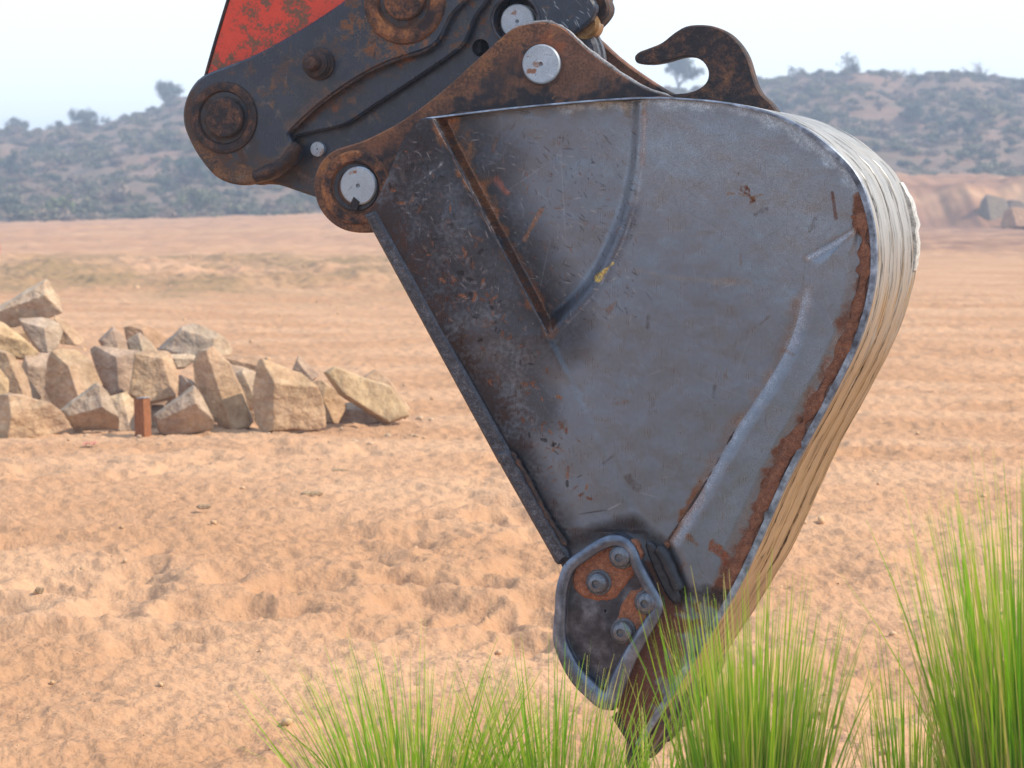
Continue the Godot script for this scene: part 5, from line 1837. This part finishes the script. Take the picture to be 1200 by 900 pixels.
func make_arm() -> void:
	var w := -0.268
	var org := circle_at(300, 40, -0.34)
	var o := thing("excavator_dipper", "orange-red excavator arm smeared with mud, coming down from above the frame", "excavator arm", frame * Transform3D(Basis.IDENTITY, org))
	var b := Builder.new()
	b.plate(outline([238, 100, 241, 84, 252, 46, 266, 0, 306, -130, 700, -800, 1100, -700, 520, -40, 420, 40, 300, 110], w), -0.42, w, 0.006)
	put("box_section", b.mesh(), mats.red, o, -org)
	b = Builder.new()
	var e := arc3([239, 92, 252, 46, 266, 0, 306, -130], w - 0.004, 6)
	var rr := PackedFloat32Array()
	for i in e.size(): rr.append(0.0045)
	b.tube(e, rr, 8)
	put("edge_weld", b.mesh(), mats.dark_rust, o, -org)


# ------------------------------------------------------------------
func _ready() -> void:
	# camera
	var cam := Camera3D.new()
	cam.name = "camera"
	cam.fov = rad_to_deg(2.0 * atan(450.0 / F))
	cam.position = Vector3(0, EYE_HEIGHT, 0)
	cam.rotation = Vector3(-pitch, 0, 0)
	cam.near = 0.1
	cam.far = 4000.0
	var att := CameraAttributesPhysical.new()
	att.frustum_focal_length = 77.0
	att.frustum_focus_distance = 5.5
	att.exposure_aperture = 9.0
	cam.attributes = att
	add_child(cam)
	cam.current = true
	# sky, air and exposure
	var sky := ProceduralSkyMaterial.new()
	sky.sky_top_color = Color(0.72, 0.81, 0.92)
	sky.sky_horizon_color = Color(0.955, 0.99, 1.0)
	sky.sky_curve = 0.16
	sky.ground_horizon_color = Color(0.80, 0.70, 0.58)
	sky.ground_bottom_color = Color(0.62, 0.5, 0.38)
	sky.sun_angle_max = 8.0
	sky.sky_energy_multiplier = 1.02
	var env := Environment.new()
	env.background_mode = Environment.BG_SKY
	env.sky = Sky.new()
	env.sky.sky_material = sky
	env.tonemap_mode = Environment.TONE_MAPPER_LINEAR
	env.tonemap_exposure = 1.55
	env.sdfgi_enabled = true
	env.ssao_enabled = true
	env.ssil_enabled = true
	env.fog_enabled = true
	env.fog_density = 0.0025
	env.fog_light_color = Color(0.82, 0.88, 0.98)
	var we := WorldEnvironment.new()
	we.name = "air"
	we.environment = env
	add_child(we)
	# sun, from the right
	var sun := DirectionalLight3D.new()
	sun.name = "sun"
	sun.light_energy = 1.25
	sun.light_color = Color(1.0, 0.94, 0.85)
	sun.light_angular_distance = 0.6
	sun.shadow_enabled = true
	add_child(sun)
	sun.look_at_from_position(Vector3(0.70, 0.66, 0.08) * 10.0, Vector3.ZERO, Vector3.UP)

	ax_u = Vector3(cos(TURN), 0, sin(TURN))
	ax_n = Vector3(-sin(TURN), 0, cos(TURN))
	plane_at = at(760, 500, D0)
	base_at = plane_at
	var p := loc(735, 885)
	base_at = plane_at + ax_u * p.x + Vector3.UP * p.y
	frame = Transform3D(Basis(ax_u, Vector3.UP, ax_n), base_at)

	for s in [[g_low, 1, 1.0, 4], [g_mid, 2, 1.0, 3], [g_fine, 3, 7.0, 3], [g_long, 4, 1.0, 3], [g_mask, 5, 0.45, 2]]:
		s[0].seed = s[1]
		s[0].frequency = s[2]
		s[0].noise_type = FastNoiseLite.TYPE_SIMPLEX_SMOOTH
		s[0].fractal_type = FastNoiseLite.FRACTAL_FBM
		s[0].fractal_octaves = s[3]
	g_cell.seed = 9
	g_cell.frequency = 3.0
	g_cell.noise_type = FastNoiseLite.TYPE_CELLULAR
	g_cell.cellular_return_type = FastNoiseLite.RETURN_DISTANCE
	g_cell.cellular_jitter = 1.0
	g_cell.fractal_type = FastNoiseLite.FRACTAL_NONE

	make_materials()
	steel_sheet()
	paint_sheet()
	ear_sheet()
	mats.rim = std(mottled([[0.0, rgb8(62, 66, 76)], [0.45, rgb8(112, 122, 138)], [0.7, rgb8(146, 158, 176)], [1.0, rgb8(176, 188, 204)]], 1.3, 0.8, 0.3, 271), 0.36, 0.5, 0.35)
	mats.scraped = std(mottled([[0.0, rgb8(70, 62, 60)], [0.5, rgb8(140, 138, 140)], [1.0, rgb8(196, 196, 198)]], 0.6, 1, 1, 471), 0.45, 0.4, 0.25)
	mats.bolt = std(mottled([[0.0, rgb8(60, 58, 62)], [0.5, rgb8(104, 108, 118)], [1.0, rgb8(140, 146, 156)]], 1, 1, 1, 671), 0.36, 0.5, 0.06)
	mats.worn_bright = std(mottled([[0.0, rgb8(110, 106, 100)], [0.5, rgb8(190, 190, 186)], [1.0, rgb8(220, 220, 216)]], 1, 1, 1, 171), 0.45, 0.3, 0.12)
	mats.cutter = std(mottled([[0.0, rgb8(30, 32, 40)], [0.5, rgb8(66, 72, 86)], [1.0, rgb8(120, 130, 148)]], 1.6, 0.8, 0.4, 411), 0.26, 0.5, 0.4)
	mats.cutter_rim = std(mottled([[0.0, rgb8(58, 62, 74)], [0.5, rgb8(100, 109, 126)], [1.0, rgb8(150, 160, 178)]], 1.6, 0.8, 0.4, 811), 0.3, 0.55, 0.4)
	mats.pad = relief(std(mottled([[0.0, rgb8(92, 56, 40)], [0.5, rgb8(146, 92, 66)], [1.0, rgb8(186, 128, 94)]], 0.5, 1.0, 1.4, 3131), 0.95, 0.0, 0.2), gray_texture(22, 0.02, 6), 0.5)
	mats.clod = StandardMaterial3D.new()
	mats.clod.vertex_color_use_as_albedo = true
	mats.clod.roughness = 0.97
	mats.red_rag = StandardMaterial3D.new()
	mats.red_rag.albedo_color = rgb8(178, 116, 98)
	mats.red_rag.roughness = 0.9
	var t0 := Time.get_ticks_msec()
	make_ground()
	print("ground ", Time.get_ticks_msec() - t0)
	make_hill()
	make_scrub()
	make_trees()
	print("hills ", Time.get_ticks_msec() - t0)
	make_bucket()
	make_coupler()
	make_arm()
	print("machine ", Time.get_ticks_msec() - t0)
	make_rocks()
	print("rocks ", Time.get_ticks_msec() - t0)
	make_small_things()
	make_grass()
	print("all ", Time.get_ticks_msec() - t0)
